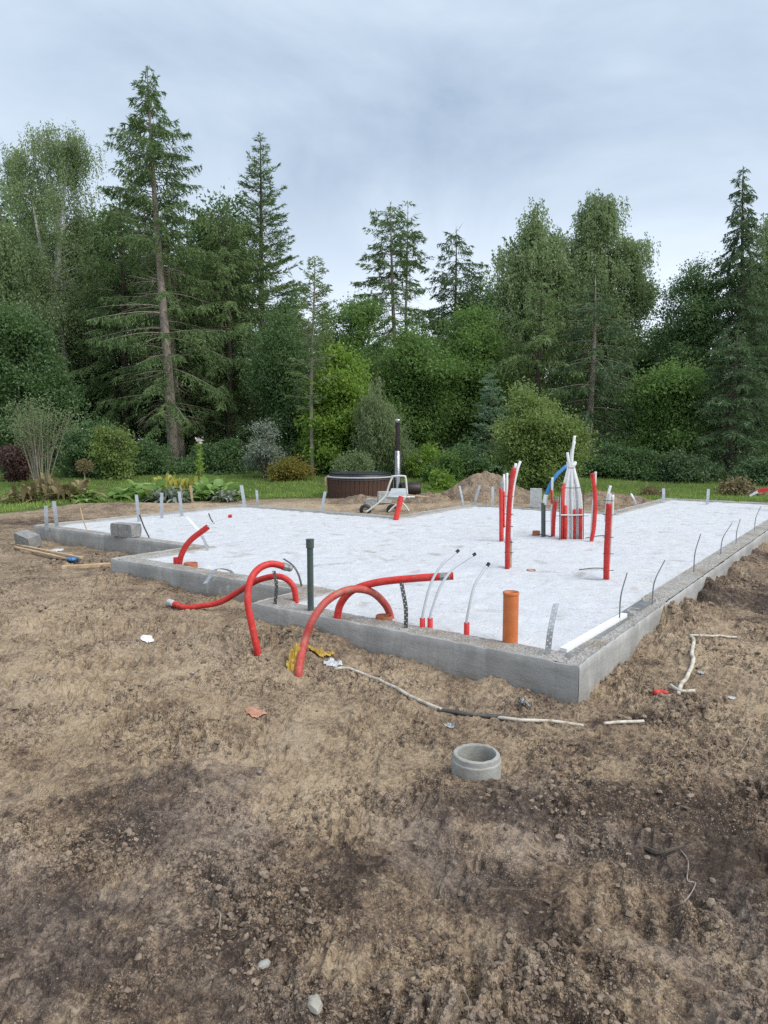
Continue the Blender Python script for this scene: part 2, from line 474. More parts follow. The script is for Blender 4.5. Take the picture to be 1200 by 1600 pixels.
def make_soil():
    t = NT('soil')
    p = t.co.outputs['Object']
    big = t.noise(0.55, 5, 0.6, p, 0.6)
    mid = t.noise(3.2, 7, 0.68, p, 0.4)
    fine = t.noise(26, 6, 0.7, p)
    grit = t.noise(140, 3, 0.7, p)
    f = t.math('ADD', t.math('ADD', t.math('MULTIPLY', big, 0.30), t.math('MULTIPLY', mid, 0.46)), t.math('ADD', t.math('MULTIPLY', fine, 0.46), t.math('MULTIPLY', grit, 0.20)))
    def cells(sc, amp):
        bw = t.n('ShaderNodeRGBToBW'); t.l(t.voro(sc, warp, 'F1', 'Color'), bw.inputs[0])
        return t.math('MULTIPLY', t.math('MULTIPLY', t.math('SUBTRACT', bw.outputs[0], 0.5), amp), t.rng(t.attr('crumb'), 0, 1, 0.5, 1.2))
    wn_ = t.n('ShaderNodeVectorMath', operation='ADD'); sc_ = t.n('ShaderNodeVectorMath', operation='SCALE'); sc_.inputs['Scale'].default_value = 0.03
    nz_ = t.n('ShaderNodeTexNoise'); nz_.inputs['Scale'].default_value = 22; t.l(p, nz_.inputs['Vector']); t.l(nz_.outputs['Color'], sc_.inputs[0])
    t.l(p, wn_.inputs[0]); t.l(sc_.outputs[0], wn_.inputs[1]); warp = wn_.outputs[0]
    f = t.math('ADD', f, t.math('ADD', cells(48, 0.11), t.math('ADD', cells(120, 0.17), cells(300, 0.20))))
    f = t.math('ADD', t.math('SUBTRACT', f, 0.205), t.math('MULTIPLY', t.attr('sand'), 0.12))
    f = t.math('SUBTRACT', f, t.math('MULTIPLY', t.attr('dark'), 0.10))
    cr = t.n('ShaderNodeValToRGB')
    e = cr.color_ramp.elements
    e[0].position = 0.335; e[0].color = (0.052, 0.039, 0.032, 1)
    e[1].position = 0.68; e[1].color = (0.46, 0.375, 0.27, 1)
    for ps, cc in ((0.415, (0.115, 0.086, 0.066, 1)), (0.48, (0.205, 0.152, 0.109, 1)), (0.545, (0.31, 0.24, 0.163, 1)), (0.61, (0.385, 0.303, 0.212, 1))):
        x = e.new(ps); x.color = cc
    t.l(f, cr.inputs[0])
    c = t.mix(1.0, cr.outputs[0], (0.95, 0.925, 0.895), 'MULTIPLY')
    # greyer, purplish moist crust in patches towards the camera
    g = t.math('MULTIPLY', t.rng(t.noise(1.1, 4, 0.6, t.vec((1, 1, 1), 'Object', (0.4, 0, 0.9))), 0.46, 0.58), t.attr('grey'))
    c = t.mix(t.math('MULTIPLY', g, 0.55), c, t.mix(t.rng(f, 0.32, 0.66), (0.075, 0.058, 0.050), (0.36, 0.295, 0.25)))
    # pale grit and crumbs
    v = t.voro(75, p)
    sp = t.math('MULTIPLY', t.math('LESS_THAN', v, 0.19), t.rng(t.noise(2.1, 3, 0.6, p), 0.45, 0.62))
    c = t.mix(t.math('MULTIPLY', sp, 0.75), c, (0.46, 0.405, 0.32))
    v2 = t.voro(31, p)
    sp2 = t.math('MULTIPLY', t.math('LESS_THAN', v2, 0.12), t.rng(mid, 0.45, 0.6))
    c = t.mix(t.math('MULTIPLY', sp2, 0.55), c, (0.44, 0.40, 0.34))
    nm = t.bump(t.math('ADD', t.math('MULTIPLY', mid, 0.6), t.math('MULTIPLY', fine, 0.5)), 0.55, 0.03)
    nm = t.bump(t.math('SUBTRACT', grit, t.math('MULTIPLY', v, 0.8)), 0.6, 0.008, nm)
    return t.done(t.bsdf(c, 0.95, 0, 0.15, nm))
SOIL = make_soil()

def make_clod():
    t = NT('clod')
    r = t.attr('rnd')
    c = t.mix(r, (0.15, 0.112, 0.085), (0.40, 0.315, 0.235))
    c = t.mix(t.rng(t.noise(60, 4), 0.35, 0.65, 0, 0.5), c, (0.16, 0.12, 0.09))
    c = t.mix(t.math('GREATER_THAN', r, 0.95), c, (0.48, 0.44, 0.38))
    return t.done(t.bsdf(c, 0.95, 0, 0.15, t.bump(t.noise(150, 3), 0.6, 0.006)))
CLOD = make_clod()

def make_plaster():
    t = NT('plaster')
    p = t.co.outputs['Object']
    n1 = t.noise(1.6, 5, 0.6, p, 0.8)
    c = t.mix(t.rng(n1, 0.32, 0.68), (0.29, 0.288, 0.275), (0.42, 0.415, 0.395))
    drip = t.noise(1.0, 5, 0.65, t.vec((4.5, 4.5, 1.3)), 0.4)
    c = t.mix(t.math('MULTIPLY', t.rng(drip, 0.52, 0.68), 0.55), c, (0.52, 0.515, 0.49))
    drip2 = t.noise(1.0, 4, 0.6, t.vec((16, 16, 0.9), 'Object', (0, 0, 0.5)))
    c = t.mix(t.math('MULTIPLY', t.rng(drip2, 0.55, 0.75), 0.25), c, (0.17, 0.168, 0.16))
    eff = t.math('MULTIPLY', t.rng(t.noise(5.5, 7, 0.72, p, 0.6), 0.56, 0.64), t.rng(t.noise(1.3, 2, 0.5, p), 0.5, 0.62))
    c = t.mix(t.math('MULTIPLY', eff, 0.6), c, (0.58, 0.58, 0.56))
    # soil splashed up the foot of the wall
    sx = t.n('ShaderNodeSeparateXYZ'); t.l(t.n('ShaderNodeNewGeometry').outputs['Position'], sx.inputs[0])
    spl = t.math('MULTIPLY', t.rng(sx.outputs['Z'], 0.13, 0.02), t.rng(t.noise(7, 6, 0.7, p), 0.38, 0.66))
    c = t.mix(t.math('MULTIPLY', spl, 0.7), c, (0.20, 0.155, 0.11))
    nm = t.bump(t.noise(9, 6, 0.6, t.vec((1, 1, 2.5))), 0.35, 0.02)
    nm = t.bump(t.noise(120, 3, 0.6), 0.25, 0.004, nm)
    return t.done(t.bsdf(c, 0.85, 0, 0.25, nm))
PLASTER = make_plaster()

def make_rough():
    t = NT('rough_concrete')
    p = t.co.outputs['Object']
    v = t.voro(55, p, 'F1', 'Color')
    bw = t.n('ShaderNodeRGBToBW'); t.l(v, bw.inputs[0])
    c = t.mix(bw.outputs[0], (0.27, 0.26, 0.24), (0.48, 0.465, 0.43))
    c = t.mix(t.math('MULTIPLY', t.rng(t.noise(2.4, 6, 0.7, p), 0.47, 0.63), 0.75), c, (0.27, 0.215, 0.155))
    c = t.mix(t.math('MULTIPLY', t.rng(t.noise(16, 5, 0.7, p), 0.5, 0.66), 0.45), c, (0.20, 0.152, 0.14))
    nm = t.bump(t.voro(55, p), 0.9, 0.012)
    return t.done(t.bsdf(c, 0.92, 0, 0.2, nm))
ROUGH = make_rough()

def make_sheet():
    t = NT('white_sheet')
    p = t.co.outputs['Object']
    w1 = t.noise(5.5, 6, 0.62, p, 1.2)
    c = t.mix(t.rng(w1, 0.3, 0.7), (0.555, 0.575, 0.605), (0.645, 0.66, 0.68))
    # scuffs, trodden-in soil
    d1 = t.math('MULTIPLY', t.rng(t.noise(7.5, 6, 0.7, p, 0.5), 0.55, 0.66), t.rng(t.noise(0.55, 3, 0.6, p), 0.36, 0.6))
    c = t.mix(t.math('MULTIPLY', d1, 0.75), c, (0.42, 0.36, 0.30))
    d2 = t.math('MULTIPLY', t.rng(t.noise(19, 4, 0.7, t.vec((1, 1.8, 1), 'Object', (0, 0, 0.4))), 0.61, 0.68), t.rng(t.noise(0.8, 3, 0.6, t.vec((1, 1, 1), 'Object', (0, 0.5, 1.9))), 0.45, 0.6))
    c = t.mix(t.math('MULTIPLY', d2, 0.8), c, (0.22, 0.17, 0.13))
    c = t.mix(t.math('MULTIPLY', t.rng(t.noise(0.5, 4, 0.6, p), 0.5, 0.75), 0.16), c, (0.60, 0.53, 0.44))
    pr = t.math('MULTIPLY', t.attr('dirt'), t.rng(t.noise(16, 5, 0.7, p), 0.34, 0.56))
    c = t.mix(t.math('MULTIPLY', pr, 0.8), c, (0.30, 0.25, 0.20))
    nm = t.bump(t.noise(9, 6, 0.65, p, 1.6), 0.6, 0.04)
    nm = t.bump(t.noise(40, 3, 0.5, p), 0.10, 0.004, nm)
    return t.done(t.bsdf(c, 0.75, 0, 0.3, nm))
SHEET = make_sheet()

def make_lawn():
    t = NT('lawn_soil')
    c = t.mix(t.rng(t.noise(1.2, 5), 0.35, 0.65), (0.055, 0.085, 0.022), (0.10, 0.135, 0.035))
    return t.done(t.bsdf(c, 0.9, 0, 0.2))
LAWN = make_lawn()
GRASS = m_leaf('grass_blade', (0.065, 0.115, 0.022), (0.17, 0.225, 0.055), 0.3, 0.6, 0.5)

# ------------------------------------------------------------------ ground
def ground_mesh():
    # rings round the standpoint, finer near it; fine sectors over the work site, coarser behind
    rings = [0.45]
    while rings[-1] < 1.5: rings.append(rings[-1] * 1.04)
    while rings[-1] < 4.6: rings.append(rings[-1] * 1.0036)
    while rings[-1] < 9: rings.append(rings[-1] * 1.0055)
    while rings[-1] < 34: rings.append(rings[-1] * 1.011)
    while rings[-1] < 1400: rings.append(rings[-1] * 1.12)
    R = np.array(rings)
    a1 = np.linspace(math.radians(-37), math.radians(37), 560)
    a2 = np.linspace(math.radians(37), math.radians(323), 90)[1:-1]
    Aa = np.r_[a1, a2]
    na, nr = len(Aa), len(R)
    X = R[:, None] * np.sin(Aa)[None]; Y = R[:, None] * np.cos(Aa)[None]
    Z = ground_z(X, Y)
    u = (X - ORG[0]) * UA[0] + (Y - ORG[1]) * UA[1]
    v = (X - ORG[0]) * VA[0] + (Y - ORG[1]) * VA[1]
    Z = np.where(in_poly(MID, u, v), -0.12, Z)
    V = np.stack([X, Y, Z], 2).reshape(-1, 3)
    V = np.vstack([V, [[0, 0, float(ground_z(0.0, 0.0))]]])
    i = np.arange(nr - 1)[:, None] * na; j = np.arange(na)[None]; j2 = (j + 1) % na
    Fq = np.stack([i + j, i + na + j, i + na + j2, i + j2], 2).reshape(-1, 4)
    Ft = np.stack([np.arange(na), (np.arange(na) + 1) % na, np.full(na, nr * na)], 1)
    x, y = V[:, 0], V[:, 1]
    dark = (bump(x, y, 0.75, 3.08, 0.75, 0.17, 1.0) + bump(x, y, -0.85, 3.25, 0.5, 0.22, 1.0) + bump(x, y, -0.45, 2.45, 0.5, 0.22, 0.6)
            + bump(x, y, 1.5, 2.6, 0.5, 0.25, 0.6) + bump(x, y, -0.5, 2.0, 0.7, 0.22, 0.5)
            + bump(x, y, 3.9, 7.2, 1.1, 1.3, 1.0) + bump(x, y, 5.6, 9.2, 1.2, 1.2, 0.9) + bump(x, y, 1.5, 4.15, 0.4, 0.2, 0.7) + bump(x, y, -7.4, 14.5, 1.5, 0.9, 0.9)
            + bump(x, y, -2.2, 2.2, 0.9, 0.4, 0.5) + bump(x, y, 2.2, 4.4, 0.5, 0.5, 0.4) + bump(x, y, 2.1, 2.6, 0.8, 0.5, 0.6))
    dark = dark + 0.55 * (1 - sstep(2.7, 3.5, y + 0.5 * fbm(x, y, 0.9, 2, 79))) * (np.abs(x) < 6)
    dark = 1.05 * sstep(0.22, 0.72, dark * (0.8 + 0.8 * fbm(x, y, 2.2, 3, 77)) + 0.55 * fbm(x, y, 4.5, 5, 80, 0.65) * sstep(0.02, 0.3, dark)) + 0.12 * fbm(x, y, 3.1, 4, 81)
    sand = bump(x, y, -0.25, 3.2, 0.5, 0.4, 0.9) + bump(x, y, -1.6, 4.6, 1.3, 1.0, 0.5) + bump(x, y, 3.0, 4.6, 0.8, 0.9, 0.7) + bump(x, y, -0.3, 4.6, 1.0, 0.5, 0.4) + bump(x, y, -3.5, 6.5, 2.0, 1.4, 0.45) + bump(x, y, 0.0, 17.5, 6.0, 1.6, 0.7) + bump(x, y, -4.0, 16.8, 3.0, 1.5, 0.8) + bump(x, y, -1.7, 3.0, 0.9, 0.5, 0.4)
    sand = np.clip(sand * (0.8 + 0.8 * fbm(x, y, 1.5, 3, 78)), 0, 1.1)
    grey = np.clip(1.25 - sstep(2.3, 4.4, y + 0.25 * x * 0), 0.12, 1)
    me = new_mesh('ground', V, [Fq, Ft], [SOIL], False, attrs=[('dark', 'POINT', dark), ('sand', 'POINT', sand), ('grey', 'POINT', grey), ('crumb', 'POINT', crumb_mask(x, y))])
    return tag(link('ground', me), kind='structure')
ground_mesh()

# loose crumbs and clods of soil: more than anyone could count
def icos():
    g = (1 + 5 ** .5) / 2
    V = np.array([(-1, g, 0), (1, g, 0), (-1, -g, 0), (1, -g, 0), (0, -1, g), (0, 1, g), (0, -1, -g), (0, 1, -g), (g, 0, -1), (g, 0, 1), (-g, 0, -1), (-g, 0, 1)], float)
    V /= np.linalg.norm(V[0])
    Fc = np.array([(0, 11, 5), (0, 5, 1), (0, 1, 7), (0, 7, 10), (0, 10, 11), (1, 5, 9), (5, 11, 4), (11, 10, 2), (10, 7, 6), (7, 1, 8), (3, 9, 4), (3, 4, 2), (3, 2, 6), (3, 6, 8), (3, 8, 9), (4, 9, 5), (2, 4, 11), (6, 2, 10), (8, 6, 7), (9, 8, 1)])
    return V, Fc
def site_uv(x, y):
    return (x - ORG[0]) * UA[0] + (y - ORG[1]) * UA[1], (x - ORG[0]) * VA[0] + (y - ORG[1]) * VA[1]
def clods():
    rs = np.random.default_rng(5)
    N = 110000
    r = 1.4 * np.exp(rs.random(N) ** 1.15 * math.log(11 / 1.4))
    a = np.radians(rs.uniform(-37, 37, N))
    x, y = r * np.sin(a), r * np.cos(a)
    m = crumb_mask(x, y) ** 1.5 * 0.95 + 0.03
    m = np.maximum(m, 0.75 * np.exp(-((y - 3.1) / 0.2) ** 2 - ((x - 0.8) / 0.8) ** 2))
    keep = rs.random(N) < m
    u, v = site_uv(x, y)
    keep &= ~in_poly(OUT, u, v)
    x, y, r = x[keep], y[keep], r[keep]
    n = min(len(x), 15000); x, y, r = x[:n], y[:n], r[:n]
    size = (0.0024 + 0.0095 * rs.random(n) ** 4.2) * (0.8 + 0.2 * r)
    V0, F0 = icos()
    D = V0[None] * (1 + rs.uniform(-0.32, 0.32, (n, 12, 1))) * rs.uniform(0.6, 1.3, (n, 1, 3))
    D[:, :, 2] *= 0.75
    th = rs.uniform(0, 6.28, n)[:, None]
    X = D[:, :, 0] * np.cos(th) - D[:, :, 1] * np.sin(th); Yy = D[:, :, 0] * np.sin(th) + D[:, :, 1] * np.cos(th)
    z = ground_z(x, y) + size * 0.12
    V = np.stack([X * size[:, None] + x[:, None], Yy * size[:, None] + y[:, None], D[:, :, 2] * size[:, None] + z[:, None]], 2).reshape(-1, 3)
    Fc = (F0[None] + 12 * np.arange(n)[:, None, None]).reshape(-1, 3)
    rnd = np.repeat(np.clip(rs.random(n) * 0.75 + 0.25 * fbm(x, y, 2, 2, 5) + 0.05, 0, 1), 20)
    me = new_mesh('soil_crumbs', V, Fc, [CLOD], False, attrs=[('rnd', 'FACE', rnd)])
    tag(link('soil_crumbs', me), 'loose brown crumbs and clods of soil strewn over the bare ground', 'soil', kind='stuff')
clods()

# lawn behind the plot, its ragged front edge and the blades growing on it
FRONT = [(-60, 15.0), (-14, 15.2), (-8.9, 16.0), (-7.4, 17.6), (-6.1, 18.9), (-4.2, 19.6), (-1.8, 20.4), (0.5, 20.6), (2.0, 19.8), (4.0, 19.4), (6.0, 19.2), (9.0, 18.8), (14, 18.6), (60, 18)]
def front_y(x):
    return np.interp(x, [p[0] for p in FRONT], [p[1] for p in FRONT]) + 0.35 * perlin(x * 0.9, x * 0 + 3.3, 8) + 0.18 * perlin(x * 3.1, x * 0 + 1.3, 9)
def lawn():
    xs = np.r_[np.linspace(-60, -15, 20)[:-1], np.arange(-15, 15, 0.22), np.linspace(15, 60, 20)]
    ts = np.linspace(0, 1, 50) ** 1.5
    X = np.repeat(xs[:, None], len(ts), 1)
    Y = front_y(xs)[:, None] * (1 - ts) + 30.5 * ts
    Z = ground_z(X, Y) + 0.045 * sstep(0, 0.03, ts)[None] - 0.03 * (ts[None] == 0)
    nx, ny = X.shape
    i = np.arange(nx - 1)[:, None] * ny; j = np.arange(ny - 1)[None]
    Fq = np.stack([i + j, i + ny + j, i + ny + j + 1, i + j + 1], 2).reshape(-1, 4)
    tag(link('lawn', new_mesh('lawn', np.stack([X, Y, Z], 2).reshape(-1, 3), Fq, [LAWN], True)), kind='structure')
    rs = np.random.default_rng(9)
    N = 130000
    x = rs.uniform(-15, 14, N); y = rs.uniform(15.0, 29.5, N)
    d = y - front_y(x)
    k = (d > 0.03) & (rs.random(N) < 0.35 + 0.65 * np.exp(-d / 4)) & (np.abs(x) < 0.62 * y + 1)
    x, y, d = x[k], y[k], d[k]; n = len(x)
    h = rs.uniform(0.05, 0.11, n) * (1 + 0.5 * fbm(x, y, 0.8, 3, 4)) + 0.05 * np.exp(-d / 0.2)
    az = rs.uniform(0, 6.28, n); ln = rs.uniform(0.01, 0.06, n); w = rs.uniform(0.008, 0.017, n); la = rs.uniform(0, 6.28, n)
    z = ground_z(x, y) + 0.03
    b = np.stack([x, y, z], 1); s = np.stack([np.cos(az) * w, np.sin(az) * w, 0 * w], 1)
    tip = b + np.stack([np.cos(la) * ln, np.sin(la) * ln, h], 1)
    V = np.stack([b - s, b + s, tip], 1).reshape(-1, 3)
    Fc = np.arange(3 * n).reshape(-1, 3)
    me = new_mesh('grass', V, Fc, [GRASS], False, attrs=[('rnd', 'FACE', rs.random(n))])
    tag(link('grass', me), 'short green grass of the lawn in front of the trees', 'grass', kind='stuff')
lawn()

# ------------------------------------------------------------------ foundation
found = thing('foundation', 'low grey rendered concrete foundation wall stepped round the white building plot', 'foundation', uv(0, 0, -0.3))
SEG_LABEL = {0: 'front wall, smooth dark grey render', 11: 'right-hand wall, streaked pale grey render'}
def wall_segment(i):
    a, b = np.array(OUT[i], float), np.array(OUT[(i + 1) % len(OUT)], float)
    ai, bi = np.array(INN[i], float), np.array(INN[(i + 1) % len(OUT)], float)
    L = np.linalg.norm(b - a)
    near = min(np.linalg.norm(uv(*a)[:2]), np.linalg.norm(uv(*b)[:2]))
    step = 0.03 if near < 9 else 0.07
    n = int(L / step) + 2
    s = np.linspace(0, 1, n)
    lip = 0.022 / WALL_W
    def line(w):
        p = (a * (1 - w) + ai * w)[None] * (1 - s)[:, None] + (b * (1 - w) + bi * w)[None] * s[:, None]
        return p
    nrm = (a - ai); d = (b - a) / L
    nrm = np.array([-d[1], d[0]])
    rows = []
    zs = np.r_[np.linspace(-0.35, WALL_TOP - 0.006, 12), WALL_TOP]
    sl = s * L
    und = 0.004 * perlin(sl * 1.7 + i * 31, sl * 0 + 0.5, 3)
    chip = 0.022 * np.clip(perlin(sl * 11 + i * 7, sl * 0 + 2.5, 6) - 0.22, 0, 1) + 0.004 * np.abs(perlin(sl * 30, sl * 0 + i, 8))
    for k, z in enumerate(zs):
        w = 0.006 / WALL_W if k == len(zs) - 1 else 0.0
        p = line(w) + nrm[None] * (und + 0.003 * perlin(sl * 4 + i * 13, sl * 0 + z * 7, 4))[:, None]
        zz = np.full(n, z) - (chip if k >= len(zs) - 2 else 0)
        rows.append(np.c_[ORG[0] + p[:, 0] * UA[0] + p[:, 1] * VA[0], ORG[1] + p[:, 0] * UA[1] + p[:, 1] * VA[1], zz])
    for w, z in ((lip, WALL_TOP - 0.001), (lip + 0.004, WALL_TOP - 0.02), (1.0, WALL_TOP - 0.02), (1.0, 0.05)):
        p = line(w)
        rows.append(np.c_[ORG[0] + p[:, 0] * UA[0] + p[:, 1] * VA[0], ORG[1] + p[:, 0] * UA[1] + p[:, 1] * VA[1], np.full(n, z) - (chip if z > WALL_TOP - 0.01 else 0)])
    V = np.concatenate(rows); nr = len(rows)
    q = np.arange(nr - 1)[:, None] * n; j = np.arange(n - 1)[None]
    Fq = np.stack([q + j, q + j + 1, q + n + j + 1, q + n + j], 2).reshape(-1, 4)
    w_o = link('wall', new_mesh('wall', V - wloc(found), Fq, [PLASTER], True), found)
    if i in SEG_LABEL: w_o['label'] = SEG_LABEL[i]
    # rough cast core showing along the top
    ws = np.linspace(lip + 0.002, 1.03, 12 if near < 9 else 5)
    rows = []
    for k, w in enumerate(ws):
        p = line(w)
        x = ORG[0] + p[:, 0] * UA[0] + p[:, 1] * VA[0]; y = ORG[1] + p[:, 0] * UA[1] + p[:, 1] * VA[1]
        z = WALL_TOP - 0.009 + 0.009 * fbm(x, y, 14, 3, 200, 0.7) + 0.006 * perlin(x * 3, y * 3, 201)
        if i == 11:      # the inner half of the near stretch of the right wall was cast lower
            z = z - 0.014 * (np.linalg.norm(p - np.array([0, 0]), axis=1) < 2.2) * (w > 0.45) + 0.012 * (np.linalg.norm(p, axis=1) >= 2.2)
        if k == len(ws) - 1: z = z * 0 + 0.15
        rows.append(np.c_[x, y, z])
    V = np.concatenate(rows); nr = len(rows)
    q = np.arange(nr - 1)[:, None] * n
    Fq = np.stack([q + j, q + j + 1, q + n + j + 1, q + n + j], 2).reshape(-1, 4)
    link('rough_top', new_mesh('rough_top', V - wloc(w_o), Fq, [ROUGH], False), w_o)
for i in range(len(OUT)):
    wall_segment(i)

# white sheeting over the insulation inside the walls
def sheet():
    pad = inset(OUT, WALL_W - 0.01)
    def axis(vals, step):
        vals = sorted(set(round(v, 4) for v in vals)); out = [vals[0]]
        for a, b in zip(vals[:-1], vals[1:]):
            k = max(1, int(round((b - a) / step))); out += list(np.linspace(a, b, k + 1)[1:])
        return np.array(out)
    us = axis([p[0] for p in pad], 0.045); vs = axis([p[1] for p in pad], 0.045)
    U, Vv = np.meshgrid(us, vs, indexing='ij')
    X = ORG[0] + U * UA[0] + Vv * VA[0]; Y = ORG[1] + U * UA[1] + Vv * VA[1]
    wx, wy = X + 0.3 * perlin(X * 1.5, Y * 1.5, 301), Y + 0.3 * perlin(X * 1.5, Y * 1.5, 302)
    Z = SHEET_Z + 0.006 * fbm(X, Y, 0.9, 3, 303) + 0.020 * (0.3 - np.abs(perlin(wx * 2.3, wy * 2.3, 304))) + 0.012 * (0.3 - np.abs(perlin(wx * 6.0, wy * 6.0, 305)))
    # trodden prints
    rs = np.random.default_rng(77)
    dirt = np.zeros(U.shape)
    for _ in range(330):
        cu, cv = rs.uniform(0.4, 13.5), rs.uniform(0.4, 9.8); an = rs.uniform(0, 3.14)
        du, dv = U - cu, Vv - cv
        a, b = du * math.cos(an) + dv * math.sin(an), -du * math.sin(an) + dv * math.cos(an)
        k = np.exp(-(a / 0.13) ** 4 - (b / 0.05) ** 4)
        Z -= 0.010 * k; dirt = np.maximum(dirt, k * max(0.0, rs.uniform(-0.25, 1.0)))
    nu, nv = U.shape
    i = np.arange(nu - 1)[:, None] * nv; j = np.arange(nv - 1)[None]
    Fq = np.stack([i + j, i + nv + j, i + nv + j + 1, i + j + 1], 2)
    cu = 0.5 * (us[:-1] + us[1:])[:, None] + 0 * vs[None, :-1]; cv = 0.5 * (vs[:-1] + vs[1:])[None] + 0 * us[:-1, None]
    Fq = Fq[in_poly(pad, cu, cv)]
    V = np.stack([X, Y, Z], 2).reshape(-1, 3)
    used = np.unique(Fq); mp = np.zeros(len(V), int); mp[used] = np.arange(len(used))
    o = link('insulation_sheet', new_mesh('insulation_sheet', V[used], mp[Fq], [SHEET], True, attrs=[('dirt', 'POINT', dirt.ravel()[used])]))
    tag(o, 'white crinkled scuffed sheeting covering the whole floor inside the foundation', 'sheeting')
sheet()

# ------------------------------------------------------------------ trees and shrubs
BARK_SPRUCE = m_bark('spruce_bark', (0.17, 0.135, 0.11), (0.40, 0.345, 0.30), 5, 0.5)
BARK_DARK = m_bark('dark_bark', (0.05, 0.042, 0.034), (0.13, 0.105, 0.085), 6, 0.3)
BARK_PALE = m_bark('pale_bark', (0.20, 0.175, 0.13), (0.36, 0.33, 0.27), 8, 0.4)
BARK_BIRCH = m_bark('birch_bark', (0.16, 0.15, 0.14), (0.62, 0.60, 0.56), 3, 1.6)
LF_SPRUCE = m_leaf('spruce_needles', (0.034, 0.060, 0.024), (0.085, 0.125, 0.047), 0.22, 0.6, 0.6)
LF_DARK = m_leaf('dark_needles', (0.022, 0.042, 0.020), (0.060, 0.092, 0.042), 0.2, 0.6, 0.7)
LF_OLIVE = m_leaf('olive_needles', (0.046, 0.074, 0.030), (0.112, 0.152, 0.060), 0.28, 0.6, 0.6)
LF_BLUE = m_leaf('blue_green_needles', (0.050, 0.085, 0.055), (0.105, 0.155, 0.105), 0.25, 0.6, 1.0)
LF_BIRCH = m_leaf('birch_leaves', (0.056, 0.086, 0.036), (0.165, 0.205, 0.105), 0.32, 0.5, 0.5)
LF_GREEN = m_leaf('green_leaves', (0.037, 0.074, 0.020), (0.101, 0.156, 0.046), 0.35, 0.5, 0.8)
LF_LIME = m_leaf('lime_leaves', (0.064, 0.115, 0.02), (0.16, 0.225, 0.044), 0.4, 0.5, 1.0)
LF_DEEP = m_leaf('deep_green_leaves', (0.026, 0.055, 0.022), (0.075, 0.120, 0.048), 0.28, 0.5, 0.9)
LF_WILLOW = m_leaf('willow_leaves', (0.064, 0.086, 0.039), (0.146, 0.176, 0.094), 0.35, 0.55, 1.0)
LF_APPLE = m_leaf('apple_leaves', (0.053, 0.083, 0.022), (0.154, 0.191, 0.064), 0.33, 0.45, 1.3)
LF_SILVER = m_leaf('silver_leaves', (0.059, 0.072, 0.054), (0.153, 0.171, 0.144), 0.2, 0.7, 1.5)
LF_AUTUMN = m_leaf('yellowing_leaves', (0.066, 0.066, 0.014), (0.165, 0.121, 0.028), 0.35, 0.6, 1.5)
LF_BROWN = m_leaf('withered_leaves', (0.060, 0.045, 0.024), (0.156, 0.123, 0.069), 0.2, 0.8, 1.5)
LF_MAROON = m_leaf('maroon_leaves', (0.030, 0.016, 0.018), (0.075, 0.035, 0.035), 0.2, 0.6, 1.2)

def unit(a):
    return a / (np.linalg.norm(a, axis=-1, keepdims=True) + 1e-9)
class Tree:
    def __init__(self, seed):
        self.rs = np.random.default_rng(seed)
        self.w = MB(); self.lp, self.ld, self.ln_, self.ll, self.lw = [], [], [], [], []
    def leaves(self, P, D, L, W, N=None):
        n = len(P)
        if N is None: N = self.rs.normal(size=(n, 3))
        self.lp.append(P); self.ld.append(unit(D)); self.ln_.append(N)
        self.ll.append(np.broadcast_to(L, (n,))); self.lw.append(np.broadcast_to(W, (n,)))
    def foliage(self):
        P, D, N = (np.concatenate(x) for x in (self.lp, self.ld, self.ln_))
        L, W = np.concatenate(self.ll)[:, None], np.concatenate(self.lw)[:, None]
        S = unit(np.cross(D, N))
        up = unit(np.cross(S, D))
        n = len(P)
        V = np.stack([P + S * W * .5, P + D * L - up * L * 0.12, P - S * W * .5 + D * L * .12], 1).reshape(-1, 3)
        return V, np.arange(3 * n).reshape(-1, 3), self.rs.random(n)
    def make(self, name, label, cat, loc, bark, leaf, group=None, trunk='trunk', crown='crown', rotz=0.0, scale=1.0):
        o = thing(name, label, cat, loc, group)
        if self.w.n:
            V = np.concatenate(self.w.v)
            link(trunk, new_mesh(trunk, V, self.w.f, [bark], True), o)
        V, Fc, rnd = self.foliage()
        link(crown, new_mesh(crown, V, Fc, [leaf], False, attrs=[('rnd', 'FACE', rnd)]), o)
        o.rotation_euler.z = rotz; o.scale = (scale,) * 3
        return o

def gz(x, y): return float(ground_low(x, y))
def base(px, Y, row=700):
    p = dp(px, row, Y); return np.array([p[0], p[1], gz(p[0], p[1]) - 0.05])

